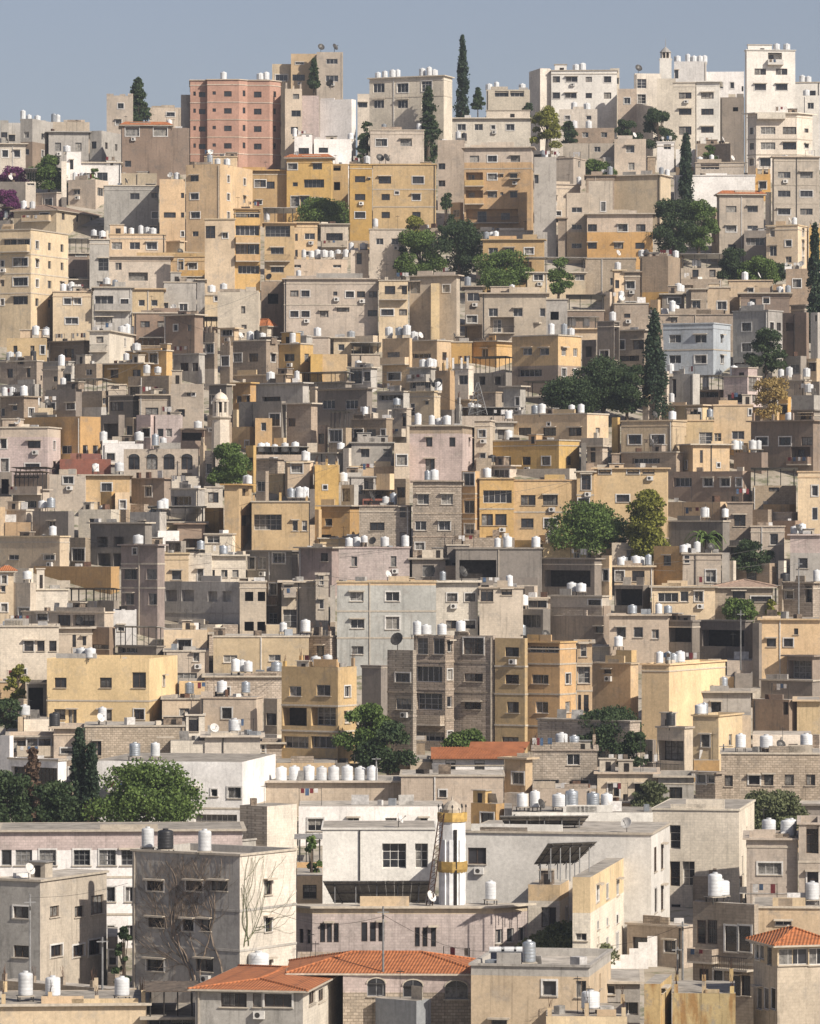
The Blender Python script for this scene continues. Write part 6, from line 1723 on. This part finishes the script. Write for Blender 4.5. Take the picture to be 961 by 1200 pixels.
def red_sheet():
    D = dist(912); s = F/D; e = MB()
    x0, x1 = wx(505, D), wx(622, D); z0 = wz(888, D); z1 = wz(871, D)
    P = [(x0, D-.6, z0), (wx(609, D), D-.6, z0), (x1, D+3.4, z1), (wx(552, D), D+3.4, z1), (wx(550, D), D+2.4, z1-.5), (x0, D+2.4, z1-.5)]
    e.poly(P, 'red'); e.poly([(a, b, c-.1) for a, b, c in reversed(P)], 'red')
    for i in range(len(P)):
        a, b = P[i], P[(i+1) % len(P)]; e.quad((a[0],a[1],a[2]-.1), (b[0],b[1],b[2]-.1), b, a, 'red')
    for X in (612, 600, 590): e.bar((wx(X, D), D+.3, z0), (wx(X, D), D+.3, z0-3), .06, 'iron')
    for k in range(30):
        f = k/30; e.bar((x0+(wx(609, D)-x0)*f, D-.6, z0+.03), (x0+(wx(609, D)-x0)*f+1.0, D+2.4, z1-.45), .03, 'red', 4)
    o = e.build('sheet_roof'); tag(o, 'long rust red sheet roof over the white cabin', 'sheet roof')
red_sheet()
def stairs():
    D = dist(1135)+4; e = empty('staircase', (wx(705, D), D, wz(1150, D))); tag(e, 'wide pale public stairway climbing to the right', 'staircase')
    b = MB(); w = MB(); n = 26; X0 = wx(705, D); Z0 = wz(1150, D); X1 = wx(800, D+10); Z1 = wz(1085, D+10)
    for k in range(n):
        f = k/n; x = (X1-X0)*f; z = (Z1-Z0)*f; y = 10*f
        b.box((x+.2, y+1.5, z-2), ((X1-X0)/n+.02, 3.6, 4+(Z1-Z0)/n), 'cl')
    b.build('steps', e)
    m = n//1
    for k in range(9):
        f = k/9; x = (X1-X0)*(f+.055); z = (Z1-Z0)*f; y = 10*f
        w.box((x, y-.5, z-.6), ((X1-X0)/9+.01, .25, 3.6), 'w', .0)
    w.build('parapet', e)
stairs()
def pole(X, y0, y1, D, lab, r=.07):
    e = MB(); z0 = wz(y0, D); h = wz(y1, D)-z0; e.bar((0,0,-1), (0,0,h), r*1.3, 'fg', 8, r); e.box((0,0,h*.92), (.9,.08,.08), 'fg', .3); e.box((0,0,h*.86), (.14,.14,.3), 'iron')
    tag(e.build('utility_pole', None, (wx(X, D), D, z0)), lab, 'pole', 'thin utility poles')
pole(449, 1150, 1062, dist(1215)-1, 'thin grey pole before the mauve school block')
pole(35, 1165, 1048, dist(1200), 'pale pole before the grey corner house')
pole(120, 1165, 1098, dist(1190), 'short pole left of the vine block')
pole(290, 905, 890, dist(935), 'short pole on the long villa roof')
pole(848, 905, 872, dist(945), 'dark pole before the rubble stone terrace row')
pole(794, 1150, 1110, dist(1190), 'bare pole beside the shaded balcony block')
pole(800, 1140, 1080, dist(1180), 'pole at the head of the public stairway')
pole(936, 728, 655, dist(745), 'tall pole before the rough stone cottage')
pole(441, 905, 888, dist(945), 'tiny pole right of the eight tall tanks')
pole(868, 775, 715, dist(797), 'white pole above the wide sand house')
def wires():
    pts = [((449, 1072, dist(1215)-1), (616, 1110, dist(1130))), ((449, 1074, dist(1215)-1), (318, 1068, dist(1165))), ((35, 1052, dist(1200)), (150, 1035, dist(1190))), ((800, 1084, dist(1180)), (700, 1110, dist(1165))), ((936, 660, dist(745)), (780, 690, dist(760)))]
    for i, (a, b) in enumerate(pts):
        A_ = Vector((wx(a[0], a[2]), a[2], wz(a[1], a[2]))); B_ = Vector((wx(b[0], b[2]), b[2], wz(b[1], b[2]))); m = MB(); n = 10; pv = A_
        for k in range(1, n+1):
            f = k/n; P = A_.lerp(B_, f)-Vector((0, 0, 1.2*math.sin(math.pi*f)*(A_-B_).length*.03)); m.bar(pv, P, .018, 'iron', 4); pv = P
        tag(m.build('overhead_cable'), ['cable from the grey pole to the school corner', 'cable from the grey pole to the vine block', 'cable crossing the grey and pink corner house', 'cable above the public stairway', 'cable crossing before the stone cottage'][i], 'cable')
wires()
def more_wires():
    rg = random.Random(11); c = [b for b in BUILT if b[6] > 330 and len(b[0].split()) <= 9]; n = 0; rg.shuffle(c)
    for a in c:
        if n >= 34: break
        near_ = [b for b in c if b is not a and 6 < math.hypot(a[1][0][0]-b[1][0][0], a[1][0][1]-b[1][0][1]) < 22 and abs(a[4]-b[4]) < 5]
        if not near_: continue
        b = rg.choice(near_); A_ = Vector((a[1][1][0]-.2, a[1][1][1]-.02, a[4]-.1)); B_ = Vector((b[1][0][0]+.2, b[1][0][1]-.02, b[4]-.1)); m = MB(); pv = A_; k_ = 9
        for k in range(1, k_+1):
            f = k/k_; P = A_.lerp(B_, f)-Vector((0, 0, .7*math.sin(math.pi*f))); m.bar(pv, P, .022, 'iron', 3); pv = P
        tag(m.build('overhead_cable'), 'thin sagging cable tied to %s' % a[0], 'cable'); n += 1
more_wires()
def mast():
    D = dist(500); b = MB(); X = wx(560, D); z0 = wz(486, D); z1 = wz(448, D); h = z1-z0
    ft = [(-1.3, 0), (1.3, 0), (0, 1.6)]
    for k, (x, y) in enumerate(ft):
        b.bar((x, y, 0), (x*.1, y*.1, h), .06, 'fg')
        x2, y2 = ft[(k+1) % 3]
        for q in range(6):
            f = q/6; g = (q+1)/6; b.bar((x*(1-.9*f), y*(1-.9*f), h*f), (x2*(1-.9*g), y2*(1-.9*g), h*g), .035, 'fg', 4)
    tag(b.build('lattice_mast', None, (X, D, z0)), 'pale three legged lattice mast beside the ochre stair shaft', 'mast')
    for i, X in enumerate((524, 531, 548, 541)):
        b = MB(); DD = dist(484)+1.5; b.bar((0,0,0), (0,0,1.6+.4*(i % 2)), .04, 'fg'); b.box((0,-.1,1.2), (.3,.16,1.5), 'fw')
        tag(b.build('phone_antenna', None, (wx(X, DD), DD-.5, wz(436, DD))), ['leftmost', 'second', 'rightmost', 'third'][i]+' white panel antenna atop the ochre stair shaft', 'antenna', 'phone antennas on the stair shaft')
mast()
def vine():
    for (lab, poly, org, rz, zt, s, yt) in BUILT:
        if lab.startswith('tall grey apartment block overgrown'):
            A, B, C, E = poly; rg = random.Random(5); m = MB()
            def pt(fi, t, z):
                P, Q = (A, B) if fi == 0 else (B, C); L = math.hypot(Q[0]-P[0], Q[1]-P[1]); ux, uy = (Q[0]-P[0])/L, (Q[1]-P[1])/L
                return (P[0]+ux*t+uy*.07-org[0], P[1]+uy*t-ux*.07-org[1], z-org[2]), L
            zb = org[2]
            def grow(fi, t, z, a, r, n, key):
                p, L = pt(fi, t, z)
                for k in range(n):
                    st = rg.uniform(.3, .55); a += rg.uniform(-.38, .38); a = a*.93+math.pi/2*.07
                    t2 = t+math.cos(a)*st; z2 = z+math.sin(a)*st
                    if t2 < .1 or t2 > L-.1 or z2 > zt-.1 or z2 < zb-1: return
                    q, _ = pt(fi, t2, z2); m.bar(p, q, r, key, 4, r*.93); p = q; t, z = t2, z2; r *= .95
                    if r > .016 and rg.random() < .25: grow(fi, t, z, a+rg.choice([-1, 1])*rg.uniform(.4, 1.1), r*.72, n-k, key)
            L0 = pt(0, 0, 0)[1]
            for t in (L0*.56, L0*.6, L0*.64, L0*.85): grow(0, t, zb+1, math.pi/2, .085, 24, 'junk')
            for t in (.5, 1.1): grow(1, t, zb+4, math.pi/2, .05, 20, 'lf_olive')
            o = m.build('climbing_vine', None, org); tag(o, 'bare brown vine spreading over the grey apartment block front', 'vine')
vine()

# ---------------------------------------------------------------- ground
def terrain():
    m = MB(); xs = [-3000, -1200, -500]+[x for x in range(-300, 301, 12)]+[500, 1200, 3000]; ys = [-3000, -800, 0, 120, 200]+[230+k*6 for k in range(0, 112)]+[950, 1100, 1500, 3000, 9000]
    rg = random.Random(3); vid = {}
    for j, y in enumerate(ys):
        for i, x in enumerate(xs):
            z = ground(y)-1.2 if y > 0 else ground(1)-1.2
            if 240 < y < 880: z += rg.uniform(-.35, .35)
            if y > 860: z -= 0
            vid[(i, j)] = len(m.v); m.v.append((x, y, max(z, -60)))
    k = m.mi('ground')
    for j in range(len(ys)-1):
        for i in range(len(xs)-1): m.f.append((vid[(i,j)], vid[(i+1,j)], vid[(i+1,j+1)], vid[(i,j+1)])); m.m.append(k)
    o = m.build('hillside_ground'); o['kind'] = 'structure'
def ground_mat():
    m, nt, b = new_mat('hillside_earth'); v, _ = coords(nt, True)
    c = ramp(nt, noise(nt, v, .12, 8, .7), [(.3, (.20,.165,.12)), (.5, (.33,.29,.235)), (.7, (.40,.36,.31))])
    g = ramp(nt, noise(nt, v, .5, 5, .7), [(.5, 0.0), (.62, .8)])
    mx = node(nt, 'ShaderNodeMix', data_type='RGBA'); nt.links.new(g, mx.inputs[0]); nt.links.new(c, mx.inputs[6]); mx.inputs[7].default_value = (.09, .10, .045, 1)
    nt.links.new(mx.outputs[2], b.inputs['Base Color']); b.inputs['Roughness'].default_value = .95; return m
MAT['ground'] = ground_mat()
terrain()

def haze():
    b = MB(); z0, z1 = -70, 150; b.box((0, 400, (z0+z1)/2), (7000, 9600, z1-z0), 'haze'); o = b.build('haze'); o['kind'] = 'stuff'
hm = bpy.data.materials.new('haze'); hm.use_nodes = True; hm.node_tree.nodes.clear()
ho_ = hm.node_tree.nodes.new('ShaderNodeOutputMaterial'); hv = hm.node_tree.nodes.new('ShaderNodeVolumePrincipled'); hv.inputs['Color'].default_value = (.80, .88, 1, 1); hv.inputs['Density'].default_value = HAZE; hv.inputs['Anisotropy'].default_value = .2
hm.node_tree.links.new(hv.outputs[0], ho_.inputs['Volume']); MAT['haze'] = hm
if HAZE > 0: haze()
# ---------------------------------------------------------------- light, sky, camera
SUN = Vector((.60, -.52, .60)).normalized()
w = bpy.data.worlds.new('World'); sc.world = w; w.use_nodes = True; nt = w.node_tree; nt.nodes.clear()
bg = nt.nodes.new('ShaderNodeBackground'); ow = nt.nodes.new('ShaderNodeOutputWorld'); sky = nt.nodes.new('ShaderNodeTexSky')
sky.sky_type = 'NISHITA'; sky.sun_disc = False; sky.sun_elevation = math.asin(SUN.z); sky.sun_rotation = math.atan2(SUN.x, SUN.y)
sky.altitude = 900; sky.air_density = 1.0; sky.dust_density = 3.0; sky.ozone_density = 1.5
hs = nt.nodes.new('ShaderNodeHueSaturation'); hs.inputs['Saturation'].default_value = SKY_SAT; hs.inputs['Value'].default_value = SKY_VAL
tint = nt.nodes.new('ShaderNodeMix'); tint.data_type = 'RGBA'; tint.blend_type = 'MULTIPLY'; tint.inputs[0].default_value = 1; tint.inputs[7].default_value = (*SKY_TINT, 1)
nt.links.new(sky.outputs[0], hs.inputs['Color']); nt.links.new(hs.outputs[0], tint.inputs[6]); nt.links.new(tint.outputs[2], bg.inputs[0]); nt.links.new(bg.outputs[0], ow.inputs[0])
bg.inputs[1].default_value = SKY_STR
sl = bpy.data.lights.new('sun', 'SUN'); sl.energy = SUN_STR; sl.angle = R(.53); sl.color = (1.0, .92, .80)
so = bpy.data.objects.new('sun', sl); COL.objects.link(so); so.rotation_euler = (-SUN).to_track_quat('-Z', 'Y').to_euler()
cam = bpy.data.cameras.new('camera'); co = bpy.data.objects.new('camera', cam); COL.objects.link(co); sc.camera = co
co.location = (0, 0, 0); co.rotation_euler = (R(90), 0, 0); cam.sensor_fit = 'VERTICAL'; cam.sensor_height = 24.0
cam.lens = F*24.0/1200.0; cam.shift_y = (YH-600)/1200.0; cam.clip_end = 20000; cam.clip_start = 1
sc.view_settings.view_transform = 'Standard'; sc.view_settings.look = 'None'; sc.view_settings.exposure = EXPO; sc.view_settings.gamma = 1
sc.render.engine = 'CYCLES'; sc.cycles.max_bounces = 5; sc.cycles.diffuse_bounces = 3; sc.cycles.use_denoising = True
sc.render.resolution_x = 820; sc.render.resolution_y = 1024
print('objects', len(bpy.data.objects))
